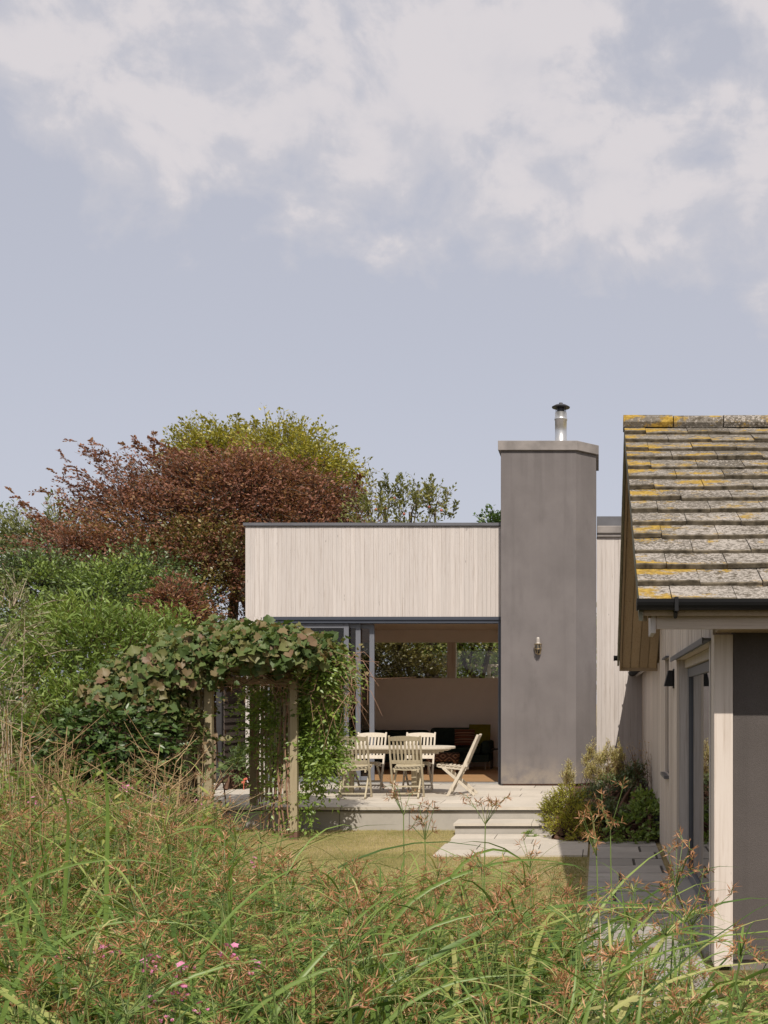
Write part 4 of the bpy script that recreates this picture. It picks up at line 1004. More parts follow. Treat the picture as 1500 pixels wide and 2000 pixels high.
tree('evergreen_tree', (X_at(965,40), 40, 1.1), [lobe(968,1050,40,20,42), lobe(990,1090,40,50,60)], M['laurel'], M['bark_dark'], 'dark green tree tip peeping over the roof beside the chimney', 'tree', 260, .7, 12, .15, .09, .2)
tree('holly_tree', (X_at(190,26), 26, 0), [lobe(200,1175,26,90,55), lobe(290,1140,26,60,45), lobe(90,1140,26,60,40), lobe(330,1195,25.5,60,50), lobe(50,1180,26,80,70), lobe(220,1240,25.5,150,70)], M['blue_green'], M['bark_dark'], 'bluish dark green tree below the copper beech crown', 'tree', 1700, .6, 14, .085, .046, .16, droop=.15, spread=.3, two=([lobe(250,1180,25.3,120,60), lobe(90,1170,25.3,70,50)], 260, M['mid_green']))
tree('grey_willow', (X_at(60,33), 33, 1.1), [lobe(95,1070,33,66,36), lobe(30,1090,33,60,50), lobe(130,1050,33,34,24), lobe(20,1150,33,90,90), lobe(-80,1100,33,90,90)], M['sage'], M['bark'], 'pale grey green bushy tree on the skyline at the far left', 'tree', 620, .9, 14, .16, .06, .18, droop=.1, up=.6)
tree('copper_shrub', (X_at(340,24), 24, 0), [lobe(340,1200,24,44,52), lobe(350,1250,24,55,70)], M['copper'], M['bark_dark'], 'small rounded purple brown shrub standing above the vine', 'shrub', 300, .5, 14, .085, .045, .07, droop=.3)
# trees seen through the ribbon window and hedging the plot behind
tree('garden_tree', (X_at(938,31), 31, 1.1), [lobe(930,1240,31,80,60), lobe(990,1200,31,80,70), lobe(880,1180,31,70,70)], M['mid_green'], M['bark_dark'], 'dark trunked tree seen through the right pane of the window inside', 'tree', 330, .9, 14, .13, .075, .14)
tree('garden_tree', (X_at(872,29.5), 29.5, 1.1), [lobe(850,1225,29.5,90,55), lobe(780,1245,29.6,70,50), lobe(800,1190,29.5,80,60)], M['apple_leaf'], M['bark_dark'], 'leaning dark trunk seen through the window left of its mullion', 'tree', 330, .8, 14, .12, .07, .16)
tree('hedge_shrub', (X_at(760,28.3), 28.3, .9), [lobe(760,1305,28.3,55,45), lobe(820,1325,28.5,60,30), lobe(700,1300,28.3,60,60)], M['copper_in'], M['bark_dark'], 'green brown shrub low behind the window inside the house', 'shrub', 420, .55, 14, .09, .05, .08)
tree('hedge_shrub', (X_at(950,33), 33, 1.1), [lobe(960,1320,33,70,34), lobe(880,1320,33,60,30), lobe(1050,1310,33,90,60)], M['sage'], M['bark_dark'], 'pale green bush far behind the right window pane', 'shrub', 300, .6, 14, .10, .05, .08)
tree('hedge_tree', (X_at(860,35.5), 35.5, 1.1), [lobe(800,1270,35.5,110,60), lobe(930,1280,35.5,100,60), lobe(1030,1290,35.5,90,60), lobe(880,1230,35.5,140,70), lobe(730,1290,35.5,90,60)], M['mid_green'], M['bark_dark'], 'thick sunlit green hedge tree filling the view through the window', 'tree', 1300, .8, 14, .12, .07, .12, droop=.2)
for px, w_ in ((1250,130),(1480,160),(-150,200)):
    tree('boundary_tree', (X_at(px,44), 44, 1.1), [lobe(px,1290,44,w_,70), lobe(px+30,1230,44,w_*.6,50)], M['blue_green'], M['bark_dark'], 'distant dark green boundary tree behind the houses', 'tree', 420, 1.2, 14, .22, .13, .2, group='boundary trees behind the houses')
FN = thing('rail_fence', (X_at(900,31.5), 31.5, 1.1), 'pale timber post and rail fence seen through the window inside', 'fence')
for px in (690,780,842,892,955,1010):
    mb = MB(); x = X_at(px,31.5); mb.box(x-.045, x+.045, 31.46, 31.54, 1.0, 2.75); mb.build('post', M['post'], FN)
for z in (2.0, 2.36, 2.68):
    mb = MB(); mb.box(X_at(690,31.5), X_at(1010,31.5), 31.42, 31.455, z, z+.07); mb.build('rail', M['post'], FN)

# ------------------------------------------------------------------ shrubs on the left
def shrub(name, base, lobes, mat, label, n, slen, nl, L, W, tmpl=LANCE, bark='twig', cat='shrub', r0=.03, stemr=.004, ns=26, **kw):
    o = thing(name, tuple(map(float, base)), label, cat)
    pos, ax, nr, line = sprays(lobes, n, slen, nl, **kw); sc = R.uniform(.7,1.25,len(pos))
    np_mesh('foliage', [scatter(tmpl, pos, ax, nr, L*sc, W*sc)], mat, o)
    L_ = np.array(lobes); i = R.integers(0, len(L_), ns)
    b = np.array(base)+R.normal(size=(ns,3))*np.array([.15,.15,0]); e = L_[i,:3]+rdir(ns)*L_[i,3:6]*.6
    main = np.stack([b, (b+e)/2+R.normal(size=(ns,3))*.06, e], 1)
    v1 = tubes3(main, np.tile([r0, r0*.7, r0*.35], (ns,1)), 5); v2 = tubes3(line, np.tile([stemr, stemr*.8, stemr*.3], (len(line),1)))
    np_mesh('stem', [join([v1, v2])], M[bark], o); return o
shrub('willow_shrub', (X_at(190,16.5), 16.5, 0), [lobe(200,1300,16.5,110,85,.8), lobe(110,1330,16.2,80,90,.7), lobe(270,1290,16.8,95,70,.7), lobe(330,1260,17.2,70,42,.6), lobe(160,1240,16.9,100,55,.7), lobe(60,1380,16,70,90,.6), lobe(230,1390,16,120,70,.7), lobe(150,1430,15.6,110,70,.7), lobe(10,1470,15.4,90,70,.6), lobe(-60,1400,16,90,90,.8)], M['mid_green'], 'big leafy green shrub with narrow leaves left of the arch', 1500, .36, 13, .10, .026, up=.8, droop=.12, spread=.22)
shrub('laurel', (X_at(210,13.3), 13.3, 0), [lobe(220,1440,13.3,70,50,.45), lobe(150,1460,13.2,60,50,.4), lobe(260,1490,13.2,55,50,.4), lobe(200,1530,13,80,50,.4), lobe(305,1450,13.8,40,50,.35), lobe(300,1525,13.6,36,44,.35)], M['laurel'], 'dark glossy laurel in shade under the left end of the vine', 520, .28, 9, .105, .042, droop=.45, up=.1)
shrub('straggly_bush', (X_at(20,9.5), 9.5, 0), [lobe(25,1240,9.5,60,80,.35), lobe(-20,1330,9.4,60,110,.35), lobe(40,1190,9.6,40,50,.25), lobe(10,1420,9.4,60,70,.35)], M['sage'], 'thin yellow green bush with bare pale stems at the left edge', 170, .24, 9, .045, .02, tmpl=DIAMOND, bark='deadwood', r0=.007, ns=9, up=.5)

# ------------------------------------------------------------------ plants by the log store and in the bed
shrub('spurge', (X_at(462,19.3), 19.3, PZ), [lobe(462,1508,19.3,20,22,.18), lobe(480,1495,19.5,14,20,.15)], M['blue_green'], 'bluish leafy plant at the corner of the dark log store', 46, .2, 9, .14, .028, up=.4)
mb = MB(); c = P(476,1525,19.0)
for k in range(5):
    q = c+np.array([R.normal()*.04, R.normal()*.04, R.normal()*.02])
    mb.lathe(q, [(0.001,-.018),(.014,-.008),(.018,.008),(.008,.02),(0.001,.018)], 8)
mb.tube([(c[0],c[1],PZ), c], .006, 5); o = mb.build('red_flower', m_plain('coral_petal', (.65,.16,.10), .6)); tag(o, 'small coral red flower head beside the house corner', 'flower')
shrub('golden_shrub', (X_at(1112,14.9), 14.9, .05), [lobe(1100,1588,15.4,36,34,.28), lobe(1128,1608,14.9,32,30,.25), lobe(1082,1598,15.4,20,26,.2), lobe(1112,1562,15.6,24,16,.2), lobe(1105,1622,14.9,36,18,.25), lobe(1140,1640,14.55,26,12,.16)], M['heather'], 'dense rounded yellow green shrub spilling over the stone step', 620, .13, 12, .034, .014, tmpl=DIAMOND, up=.6, droop=.05)
def fleabane(px, ytop, ybot, Y, wpx, label, n=75):
    lob = []
    for k in range(5):
        x = px+wpx*(k-2)*.42; t = ytop+abs(k-2)*9+R.uniform(-4,6)
        lob.append(lobe(x+(k-2)*1.0, t+.36*(ybot-t), Y+R.normal()*.05, wpx*.26, .33*(ybot-t), wpx*.3*Y/F)); lob.append(lobe(x, t+.75*(ybot-t), Y, wpx*.22, .25*(ybot-t), wpx*.3*Y/F))
    return shrub('fleabane', (X_at(px,Y), Y, .1), lob, M['fleabane'], label, n*3, .085, 12, .030, .009, tmpl=DIAMOND, up=1.6, droop=.0, spread=.45, cat='plant', r0=.005, surf=(.1,1.))
fleabane(1158, 1452, 1535, 17.9, 14, 'tall pale feathery plant, slimmer one against the sunlit wall edge', 80)
fleabane(1187, 1450, 1545, 17.7, 18, 'tall pale feathery plant, fuller one in front of sunlit cladding', 120)
fleabane(1208, 1452, 1530, 17.8, 10, 'tall pale feathery plant nearest the shaded wall', 60)
fleabane(1110, 1492, 1540, 17.0, 9, 'single pale feathery sprig against the grey chimney base', 36)
shrub('bed_perennial', (X_at(1205,16), 16, .1), [lobe(1200,1550,17.2,34,26,.35), lobe(1160,1570,16.6,30,26,.3), lobe(1190,1605,15.4,36,26,.3), lobe(1238,1525,17.6,20,24,.3), lobe(1150,1600,15.3,26,22,.25)], M['bed_green'], 'leafy green perennial below the tall feathery plants', 420, .16, 11, .055, .016, up=.6)
shrub('strawberry_cover', (X_at(1255,15), 15.0, .1), [lobe(1262,1600,15.2,34,26,.4), lobe(1235,1620,14.9,34,22,.3), lobe(1265,1575,16,26,22,.4), lobe(1240,1644,14.45,40,9,.16), lobe(1185,1643,14.45,26,8,.14)], M['mid_green'], 'low dark leafy ground plant against the bungalow corner', 210, .16, 9, .062, .042, tmpl=DIAMOND, up=.4, droop=.3)
DSK = thing('dry_stems', (X_at(1250,17.5), 17.5, .1), 'bunch of bare dry flower stems in the shaded bed corner', 'plant')
n = 46; b = np.stack([X_at(1258,17.5)+R.normal(size=n)*.07, 17.5+R.normal(size=n)*.1, np.full(n,.1)], 1); e = np.stack([X_at(1242,17.5)+R.normal(size=n)*.20, 17.4+R.normal(size=n)*.12, R.uniform(.75,1.15,n)], 1)
np_mesh('stem', [tubes3(np.stack([b,(b+e)/2+R.normal(size=(n,3))*.03,e],1), np.tile([.004,.003,.002],(n,1)))], M['husk'], DSK)
p = np.repeat(e, 6, 0)+R.normal(size=(n*6,3))*.02; np_mesh('seed_head', [scatter(DIAMOND, p, rdir(n*6), rdir(n*6), .022, .012)], M['straw'], DSK)
WD = thing('weed', (X_at(1036,14.9), 14.95, .018), 'tiny green weed growing at the foot of the stone step', 'plant')
p, ax, nr, line = sprays([(X_at(1036,14.95), 15.0, .035, .05, .04, .03)], 26, .06, 6); np_mesh('foliage', [scatter(DIAMOND, p, ax, nr, .03, .016)], M['jasmine'], WD)
np_mesh('stem', [tubes3(line, np.tile([.002,.002,.001],(len(line),1)))], M['stalk'], WD)

# ------------------------------------------------------------------ lawn grass
def lawn_grass():
    n = 150000; Y = R.uniform(7.5, 15.9, n); X = R.uniform(-7.5, -.13, n)
    ok = ~((X > -1.88) & (Y > 13.12)) & (X > (330-CX)/F*Y); X, Y = X[ok], Y[ok]; n = len(X)
    b = np.stack([X,Y,np.full(n,-.003)],1); a = R.uniform(0,2*np.pi,n); ln = R.uniform(.0,.7,n)
    ax = np.stack([np.cos(a)*ln, np.sin(a)*ln, np.ones(n)],1); h = R.uniform(.018,.042,n)
    v, f = scatter((np.array([(.5,0,0),(-.5,0,0),(0,1,.3)],float), np.array([(0,1,2)])), b, ax, np.stack([np.cos(a+1.5),np.sin(a+1.5),0*a],1), h, .006)
    o = np_mesh('lawn_grass', [(v,f)], M['lawn_blade']); tag(o, 'short sun dried lawn grass in front of the patio', 'grass', kind='stuff')
lawn_grass()

# ------------------------------------------------------------------ wild planting in the foreground
ENV = np.array([(-400,1420),(0,1405),(150,1430),(300,1490),(400,1570),(450,1675),(600,1710),(850,1735),(1030,1715),(1110,1735),(1200,1785),(1270,1838),(1340,1885),(1420,1915),(1600,1925),(2000,1925)], float)
def env(px): return np.interp(px, ENV[:,0], ENV[:,1])
def zmax(X, Y): return EYE-(env(CX+F*X/Y)-CY)/F*Y
def blades(base, az, L, phi0, phi1, W, seg=8, mid=True, power=1.3):
    """arching ribbons: angle from vertical runs phi0 -> phi1 along the length"""
    n = len(base); t = np.linspace(0,1,seg+1); ph = phi0[:,None]+(phi1-phi0)[:,None]*t[None]**power
    ds = L[:,None]/seg; h = np.concatenate([np.zeros((n,1)), np.cumsum(np.sin(ph[:,:-1])*ds,1)],1); z = np.concatenate([np.zeros((n,1)), np.cumsum(np.cos(ph[:,:-1])*ds,1)],1)
    d = np.stack([np.cos(az),np.sin(az),0*az],1); pts = base[:,None]+d[:,None]*h[...,None]+Z*z[...,None]
    w = (W[:,None]*np.minimum(1, .55+1.6*t)[None]*np.clip(1-t[None]**3.2,0.03,1))
    s = np.stack([-np.sin(az),np.cos(az),0*az],1); tw = R.normal(size=n)*.35
    up = d[:,None]*(-np.cos(ph))[...,None]+Z*np.sin(ph)[...,None]
    side = unit(s[:,None]*np.cos(tw)[:,None,None]+up*np.sin(tw)[:,None,None])
    if mid:
        vs = np.stack([pts+side*(w/2)[...,None]+up*(w*.18)[...,None], pts, pts-side*(w/2)[...,None]+up*(w*.18)[...,None]],2); c = 3
    else: vs = np.stack([pts+side*(w/2)[...,None], pts-side*(w/2)[...,None]],2); c = 2
    idx = np.arange(n*(seg+1)*c).reshape(n,seg+1,c)
    fq = np.stack([idx[:,:-1,:-1], idx[:,1:,:-1], idx[:,1:,1:], idx[:,:-1,1:]],-1).reshape(-1,4)
    return vs.reshape(-1,3), fq, pts[:,-1]
def umbels(tip, up, size, rays=8, tuft=7, spk=.021, spw=.0034):
    """spiky brown seed heads: rays that end in star-like tufts"""
    n = len(tip); N = n*rays; T = np.repeat(tip,rays,0); U = np.repeat(up,rays,0)
    d = unit(U*.75+rdir(N)*.85); ln = np.repeat(size,rays)*R.uniform(.12,1,N)**.8
    e = T+d*ln[:,None]; line = np.stack([T,(T+e)/2+Z*(ln*.08)[:,None],e],1)
    st = tubes3(line, np.tile([.0012,.001,.0008],(N,1)))
    q = np.repeat(e,tuft,0)-np.repeat(d,tuft,0)*R.uniform(0,.016,(N*tuft,1)); a = unit(np.repeat(d,tuft,0)*.6+rdir(N*tuft)*.9)
    return st, scatter(DIAMOND, q, a, rdir(N*tuft), spk*R.uniform(.6,1.25,N*tuft), spw)
def on_paving(X, Y): return (X > -.14) & (Y > 6.05)
def pick(n, y0, y1, p0, p1, pw=1.0):
    Y = y0+(y1-y0)*R.random(n)**pw; px = R.uniform(p0,p1,n); X = (px-CX)/F*Y; ok = ~on_paving(X,Y) & (zmax(X,Y) > .12) & ((px < 1090) | (R.random(n) < np.where(Y < 4.6, .72, .4))); return X[ok], Y[ok]

def tall_sedge():
    X, Y = pick(430, 2.1, 7.2, -150, 1640, 1.15); zm = zmax(X,Y); n = len(X)
    nb = 9; i = np.repeat(np.arange(n), nb); N = len(i)
    base = np.stack([X[i]+R.normal(size=N)*.045, Y[i]+R.normal(size=N)*.045, np.zeros(N)],1)
    L = np.minimum(zm[i],1.3)/.78*R.uniform(.55,1.10,N)
    v, f, _ = blades(base, R.uniform(0,2*np.pi,N), L, np.radians(R.uniform(4,28,N)), np.radians(R.uniform(80,165,N)), R.uniform(.009,.019,N), 10)
    # longer leaves that arch over the top of the mass
    X, Y = pick(640, 2.1, 4.8, -200, 1560, 1.0); z_ = np.minimum(zmax(X,Y),1.3); k = len(X)
    va, fa_, _ = blades(np.stack([X,Y,np.zeros(k)],1), R.uniform(0,2*np.pi,k), z_/.70*R.uniform(.88,1.18,k), np.radians(R.uniform(6,24,k)), np.radians(R.uniform(105,155,k)), R.uniform(.013,.022,k), 14)
    # flowering stems
    X2, Y2 = pick(900, 2.2, 6.9, -120, 1440, 1.0); z2 = zmax(X2,Y2); k = len(X2)
    top = np.stack([X2+R.normal(size=k)*.14, Y2+R.normal(size=k)*.14, np.minimum(z2,1.25)*R.uniform(.6,1.02,k)],1); b = np.stack([X2,Y2,np.zeros(k)],1)
    st0 = tubes3(np.stack([b, b*.5+top*.5+np.stack([0*X2,0*X2,.03+0*X2],1), top],1), np.tile([.0034,.0028,.002],(k,1)))
    up = unit(top-b+rdir(k)*.2); st1, sp = umbels(top, up, R.uniform(.05,.14,k), 8, 8, .025, .0031)
    # bracts under each seed head
    ii = np.repeat(np.arange(k),4); bv, bf, _ = blades(top[ii], R.uniform(0,2*np.pi,len(ii)), R.uniform(.10,.34,len(ii)), np.radians(R.uniform(35,80,len(ii))), np.radians(R.uniform(85,140,len(ii))), R.uniform(.003,.006,len(ii)), 5)
    o = np_mesh('tall_sedge', [join([(v,f),(va,fa_),(bv,bf)]), join([st0,st1]), sp], [M['sedge'],M['stalk'],M['spikelet']])
    tag(o, 'mass of tall arching sedge blades and rusty brown seed heads filling the foreground', 'sedge', kind='stuff')
tall_sedge()
def undergrowth():
    # fine grass, green and straw, between the sedges
    def fine(n, y0, y1, p0, p1, hk, mats_):
        X, Y = pick(n, y0, y1, p0, p1, 1.1); zm = zmax(X,Y); k = len(X)
        b = np.stack([X,Y,np.zeros(k)],1); L = np.minimum(zm,1.3)*R.uniform(.35,1.0,k)*hk
        return blades(b, R.uniform(0,2*np.pi,k), L, np.radians(R.uniform(3,30,k)), np.radians(R.uniform(30,140,k)), R.uniform(.003,.0075,k), 6, False)[:2]
    g1 = fine(3200, 1.7, 9.0, -150, 1700, 1.05, 0); g2 = fine(4300, 2.0, 10.5, -150, 1650, 1.1, 0)
    # leafy weeds
    X, Y = pick(2000, 1.8, 8.5, -150, 1700, 1.1); zm = zmax(X,Y); k = len(X); h = np.minimum(zm,1.2)*R.uniform(.35,.9,k)
    b = np.stack([X,Y,np.zeros(k)],1); e = b+np.stack([R.normal(size=k)*.1,R.normal(size=k)*.1,h],1)
    stm = tubes3(np.stack([b,(b+e)/2,e],1), np.tile([.003,.0025,.0015],(k,1)))
    nl = 26; t = R.uniform(.1,1.,(k,nl)); q = (b[:,None]+(e-b)[:,None]*t[...,None]).reshape(-1,3); az = R.uniform(0,2*np.pi,k*nl)
    ax = np.stack([np.cos(az),np.sin(az),R.uniform(-.1,.9,k*nl)],1); lf = scatter(LANCE, q, ax, unit(Z+rdir(k*nl)*.5), R.uniform(.03,.085,k*nl), R.uniform(.010,.022,k*nl))
    o = np_mesh('meadow_undergrowth', [g1, g2, stm, lf], [M['weed'],M['straw'],M['stalk'],M['weed']])
    tag(o, 'tangle of fine grasses and leafy weeds beneath the sedge', 'undergrowth', kind='stuff')
undergrowth()
def wild_border():
    """dry branching stalks and leafy weeds of the rough ground on the left"""
    px = R.uniform(-60,430,130); Y = R.uniform(4.2,11.5,130); X = (px-CX)/F*Y; k = len(X)
    zm = EYE-(np.interp(px,[-60,0,60,200,330,430],[1390,1400,1430,1450,1490,1590])-CY)/F*Y; h = zm*R.uniform(.55,1.03,k)
    b = np.stack([X,Y,np.zeros(k)],1); e = b+np.stack([R.normal(size=k)*.16,R.normal(size=k)*.16,h],1); m = (b+e)/2+R.normal(size=(k,3))*.04
    main = tubes3(np.stack([b,m,e],1), np.tile([.0048,.0036,.0018],(k,1)), 4)
    nb = 9; t = R.uniform(.35,1,(k,nb)); s = (b[:,None]+(e-b)[:,None]*t[...,None]).reshape(-1,3); dd = unit(rdir(k*nb)*np.array([1,1,.4])+Z*.55); ln = R.uniform(.10,.42,k*nb)
    e2 = s+dd*ln[:,None]; br = tubes3(np.stack([s,(s+e2)/2-Z*.015,e2],1), np.tile([.0024,.0018,.001],(k*nb,1)))
    nh = 11; q = (s[:,None]+(e2-s)[:,None]*R.uniform(.2,1.02,(k*nb,nh))[...,None]).reshape(-1,3)+R.normal(size=(k*nb*nh,3))*.006
    hk = scatter(DIAMOND, q, rdir(len(q)), rdir(len(q)), R.uniform(.008,.022,len(q)), R.uniform(.003,.007,len(q)))
    # green leafy plants between them
    px = R.uniform(-60,440,420); Y2 = R.uniform(5,12.5,420); X2 = (px-CX)/F*Y2; k2 = len(X2); zm = EYE-(np.interp(px,[-60,0,200,330,430],[1470,1490,1530,1545,1590])-CY)/F*Y2
    b2 = np.stack([X2,Y2,np.zeros(k2)],1); e3 = b2+np.stack([R.normal(size=k2)*.12,R.normal(size=k2)*.12,np.maximum(zm,.2)*R.uniform(.6,1.05,k2)],1)
    st = tubes3(np.stack([b2,(b2+e3)/2,e3],1), np.tile([.004,.003,.002],(k2,1))); nl = 44; t = R.uniform(.2,1.,(k2,nl)); q2 = (b2[:,None]+(e3-b2)[:,None]*t[...,None]).reshape(-1,3)+R.normal(size=(k2*nl,3))*.03
    az = R.uniform(0,2*np.pi,k2*nl); ax = np.stack([np.cos(az),np.sin(az),R.uniform(-.2,1.0,k2*nl)],1); lf = scatter(LANCE, q2, ax, unit(Z+rdir(k2*nl)*.5), R.uniform(.04,.10,k2*nl), R.uniform(.012,.026,k2*nl))
    o = np_mesh('wild_undergrowth', [join([main,br]), hk, st, lf], [M['straw'],M['husk'],M['stalk'],M['weed']])
    tag(o, 'rough patch of dry branching stalks and weeds left of the lawn', 'undergrowth', kind='stuff')
wild_border()

# single sedge stems that stand clear of the mass
def sedge_stem(px, py, Y, lean, label, heads=1):
    tip = P(px,py,Y); o = thing('sedge_flower', (tip[0]+lean, Y, 0), label, 'sedge', 'single sedge stems standing clear')
    b = np.array([tip[0]+lean, Y, 0.]); line = np.stack([b, (b+tip)/2+np.array([-lean*.15,0,0]), tip])[None]
    np_mesh('stem', [tubes3(line, np.array([[.0042,.0034,.0022]]), 6)], M['stalk'], o)
    k = 8; d = unit(unit(tip-b)+rdir(k)*.75); e = tip+d*R.uniform(.03,.16,(k,1)); st, sp = umbels(e, d, np.full(k,.04), 3, 6, .027, .0036)
    rays = tubes3(np.stack([np.repeat(tip[None],k,0),(tip+e)/2,e],1), np.tile([.0018,.0015,.0012],(k,1)))
    np_mesh('seed_head', [join([st,rays]), sp], [M['stalk'],M['spikelet']], o)
for a in ((1192,1620,4.2,.03,'tall sedge stem with open rusty seed head before the planted bed'),
          (788,1592,5.2,.02,'lone sedge stem whose seed head stands before the patio riser'),
          (1165,1672,3.8,.06,'sedge stem with loose seed head over the shaded path'),
          (948,1610,4.6,-.04,'sedge stem with thin seed head in front of the stone step'),
          (830,1640,4.4,.05,'sedge stem with drooping brown tuft over the dry lawn'),
          (1320,1735,3.4,-.10,'sedge stem leaning towards the glazed side door'),
          (1350,1810,3.2,-.08,'short sedge stem in front of the pale corner post')): sedge_stem(*a)

# big single arching leaves, each a ribbon rising from the ground along its own arc
def spline(pts, m=26):
    pts = np.array(pts, float); t = np.concatenate([[0], np.cumsum(np.linalg.norm(np.diff(pts,axis=0),axis=1))]); t /= t[-1]
    q = np.linspace(0,1,m); o = np.stack([np.interp(q,t,pts[:,k]) for k in range(3)],1)
    for _ in range(6): o[1:-1] = (o[:-2]+2*o[1:-1]+o[2:])/4
    return o
def sedge_leaf(pxs, Y0, Y1, W, label, rise=.35):
    k = len(pxs); pts = [P(x, y, Y0+(Y1-Y0)*i/(k-1)) for i,(x,y) in enumerate(pxs)]
    p0 = pts[0]
    if p0[2] > .05: pts = [np.array([p0[0]+(p0[0]-pts[1][0])*rise, p0[1]-.05, 0.0])]+pts
    c = spline(pts); m = len(c); d = np.gradient(c, axis=0); d = unit(d); t = np.linspace(0,1,m)
    ref = unit(np.array([.0,-1.,.35])+R.normal(size=3)*.25); s_ = unit(np.cross(d, np.cross(ref[None], d)+0*d)); s_ = unit(np.cross(d, ref[None]))
    w = 1.3*W*np.minimum(1,.6+2*t)*np.clip(1-t**4,.04,1); n_ = np.cross(s_, d)
    vs = np.stack([c+s_*(w/2)[:,None]+n_*(w*.2)[:,None], c, c-s_*(w/2)[:,None]+n_*(w*.2)[:,None]],1)
    idx = np.arange(m*3).reshape(m,3); fq = np.stack([idx[:-1,:-1],idx[1:,:-1],idx[1:,1:],idx[:-1,1:]],-1).reshape(-1,4)
    o = np_mesh('sedge_leaf', [(vs.reshape(-1,3), fq)], M['sedge']); tag(o, label, 'sedge leaf', 'large single sedge leaves')
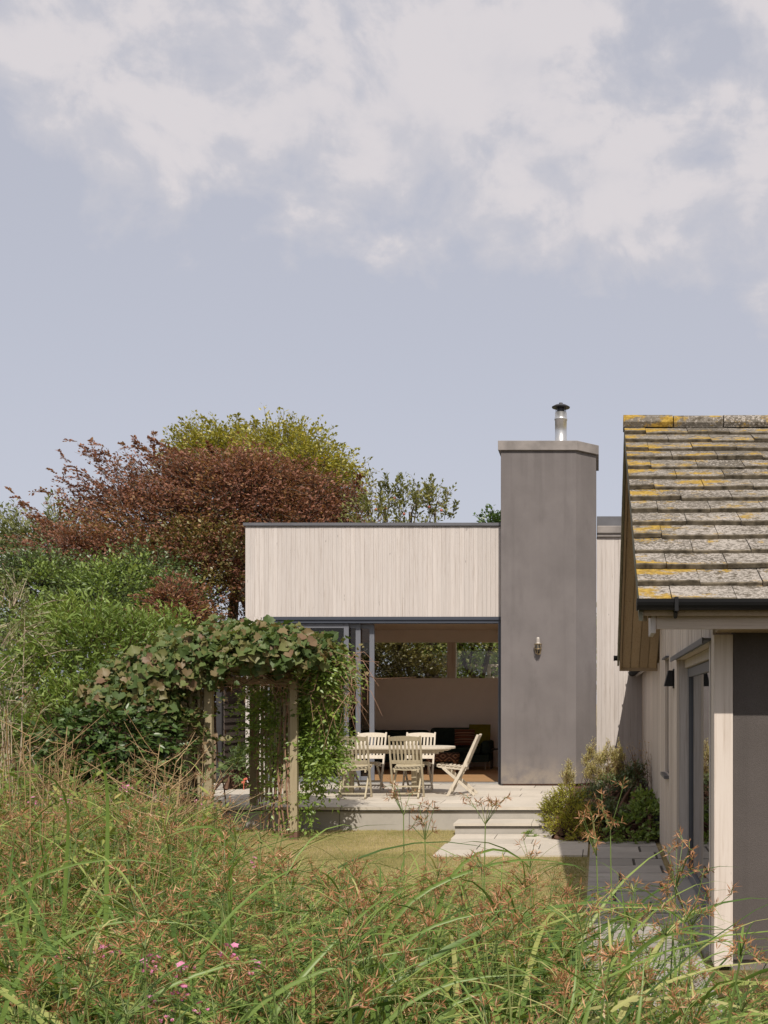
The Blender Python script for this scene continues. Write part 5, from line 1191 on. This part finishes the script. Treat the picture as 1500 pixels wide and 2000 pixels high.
for a in (
 ([(132,1620),(148,1550),(125,1495),(65,1480),(0,1510)],3.6,3.3,.013,'sedge leaf arching over to the left edge above the pink flowers'),
 ([(212,1565),(213,1500),(207,1450),(195,1418),(165,1440),(130,1470)],3.7,3.5,.013,'tall sedge leaf bent sharply at its top before the laurel'),
 ([(450,1725),(455,1650),(450,1590),(435,1575),(400,1590),(360,1620),(300,1645)],3.3,3.1,.013,'sedge leaf hooked over to the left beside the left arch post'),
 ([(50,1730),(90,1660),(112,1605),(117,1640)],3.0,2.9,.013,'short sedge leaf with folded tip at the far left'),
 ([(375,1845),(450,1780),(525,1720),(575,1675),(610,1662),(632,1680),(640,1710)],2.9,3.2,.012,'sedge leaf arching right with its tip hooked over the dry lawn'),
 ([(-60,1765),(0,1735),(100,1695),(200,1665),(300,1670),(350,1695)],3.2,3.3,.010,'low arching sedge leaf across the left of the wild border'),
 ([(490,2010),(575,1920),(675,1815),(740,1740),(775,1738)],2.5,2.8,.014,'long straight sedge leaf rising to the right in the middle'),
 ([(415,2010),(550,1920),(650,1880),(750,1855),(850,1850)],2.4,2.5,.013,'broad pale sedge leaf sweeping right near the bottom edge'),
 ([(850,1730),(890,1680),(935,1645),(970,1632),(1005,1640),(1030,1665),(1040,1700)],3.6,3.7,.014,'dark sedge leaf arching in a half circle before the stone landing'),
 ([(740,1780),(850,1720),(950,1685),(1025,1667),(1080,1670),(1120,1690)],3.3,3.6,.012,'long low sedge leaf arching right beneath the stone landing'),
 ([(740,1845),(840,1800),(925,1780),(1030,1772)],2.9,3.0,.012,'low sedge leaf lying rightwards under the seed heads'),
 ([(1235,2010),(1260,1940),(1270,1890),(1258,1850)],2.4,2.5,.014,'upright sedge leaf in front of the sunlit paving patch'),
 ([(1100,2010),(1140,1900),(1145,1860),(1125,1850)],2.3,2.4,.015,'broad upright sedge leaf, first of the pair in the lower right'),
 ([(1125,2010),(1165,1905),(1195,1850),(1198,1835)],2.3,2.4,.015,'broad upright sedge leaf, second of the pair in the lower right'),
 ([(1215,1800),(1225,1770),(1250,1745),(1280,1740),(1315,1750),(1345,1780),(1370,1840),(1378,1890)],3.3,3.3,.012,'sedge leaf arching over the shaded path before the glazed door'),
 ([(1200,1860),(1275,1815),(1325,1803),(1390,1810),(1450,1835),(1510,1890)],2.9,2.7,.009,'thin sedge leaf arching right across the pale corner post'),
 ([(1425,2010),(1430,1925),(1434,1850),(1395,1870),(1340,1910)],2.6,2.6,.010,'upright sedge leaf folded back left in front of the dark wall'),
 ([(830,1960),(900,1925),(990,1920),(1060,1945)],2.4,2.5,.012,'flat arching sedge leaf near the bottom centre'),
 ([(1225,1830),(1226,1770),(1220,1730),(1205,1708)],3.4,3.4,.012,'dark sedge leaf curving left over the grey path'),
 ([(180,2010),(300,1930),(420,1880),(520,1862),(600,1870)],2.4,2.6,.012,'arching sedge leaf above the lower pink flowers'),
 ([(700,2010),(760,1960),(850,1915),(960,1890),(1060,1905)],2.3,2.4,.012,'arching sedge leaf over the lower centre'),
 ([(0,1900),(90,1830),(200,1790),(300,1785),(400,1810)],2.6,2.7,.011,'arching sedge leaf low on the left')): sedge_leaf(*a)
# pink flowers
fl_spots = [(120,1555,5.2),(135,1562,5.2),(240,1530,5.4),(250,1535,5.4),(64,1558,5.2),(128,1858,2.7),(200,1850,2.8),(212,1848,2.8),(282,1877,2.6),(295,1870,2.7),(308,1870,2.7),(352,1885,2.6),(350,1925,2.5),(358,1928,2.5),(372,1872,2.7),(290,1948,2.4),(388,1960,2.35),(445,1848,2.9),(458,1848,2.9),(497,1676,4.6),(570,1692,4.4),(392,1560,6.0),(500,1880,2.6),(335,1975,2.3)]
def make_flower():
    o = thing('pink_flower', (0,0,0), None, 'flower'); k = 5; a = np.arange(k)*2*np.pi/k
    ax = np.stack([np.cos(a),np.sin(a),.5+0*a],1); p = np.zeros((k,3)); v = scatter(LANCE, p, ax, np.tile(Z,(k,1)), .0105, .009)
    p2 = np.array([(.012,.006,-.012),(-.012,-.01,-.018),(.0,.012,-.026)]); v2 = scatter(LANCE, np.repeat(p2,4,0), unit(rdir(12)+np.array([0,-.5,.2])), rdir(12), .008, .006)
    np_mesh('petals', [join([v,v2])], M['pink'], o)
    np_mesh('stem', [tubes3(np.array([[(0.03,.02,-.55),(.01,0,-.2),(0,0,0)]]), np.array([[.002,.0016,.0012]]))], M['stalk'], o)
    return o
fw = make_flower()
for i, (px,py,Y) in enumerate(fl_spots):
    o = fw if i == 0 else copy_tree(fw); o.location = P(px,py,Y); o.rotation_euler = (R.uniform(-.5,.9), R.uniform(-.4,.4), R.uniform(0,6.28)); s_ = R.uniform(.85,1.25); o.scale = (s_,s_,s_)
    lab = 'small pink flower among the dry stalks of the wild border' if py < 1600 else ('small pink flower at the edge of the dry lawn' if py < 1750 else 'small pink flower low among the foreground sedge')
    tag(o, lab, 'flower', 'pink flowers in the wild border' if py < 1600 else ('pink flowers at the lawn edge' if py < 1750 else 'pink flowers in the foreground sedge'))
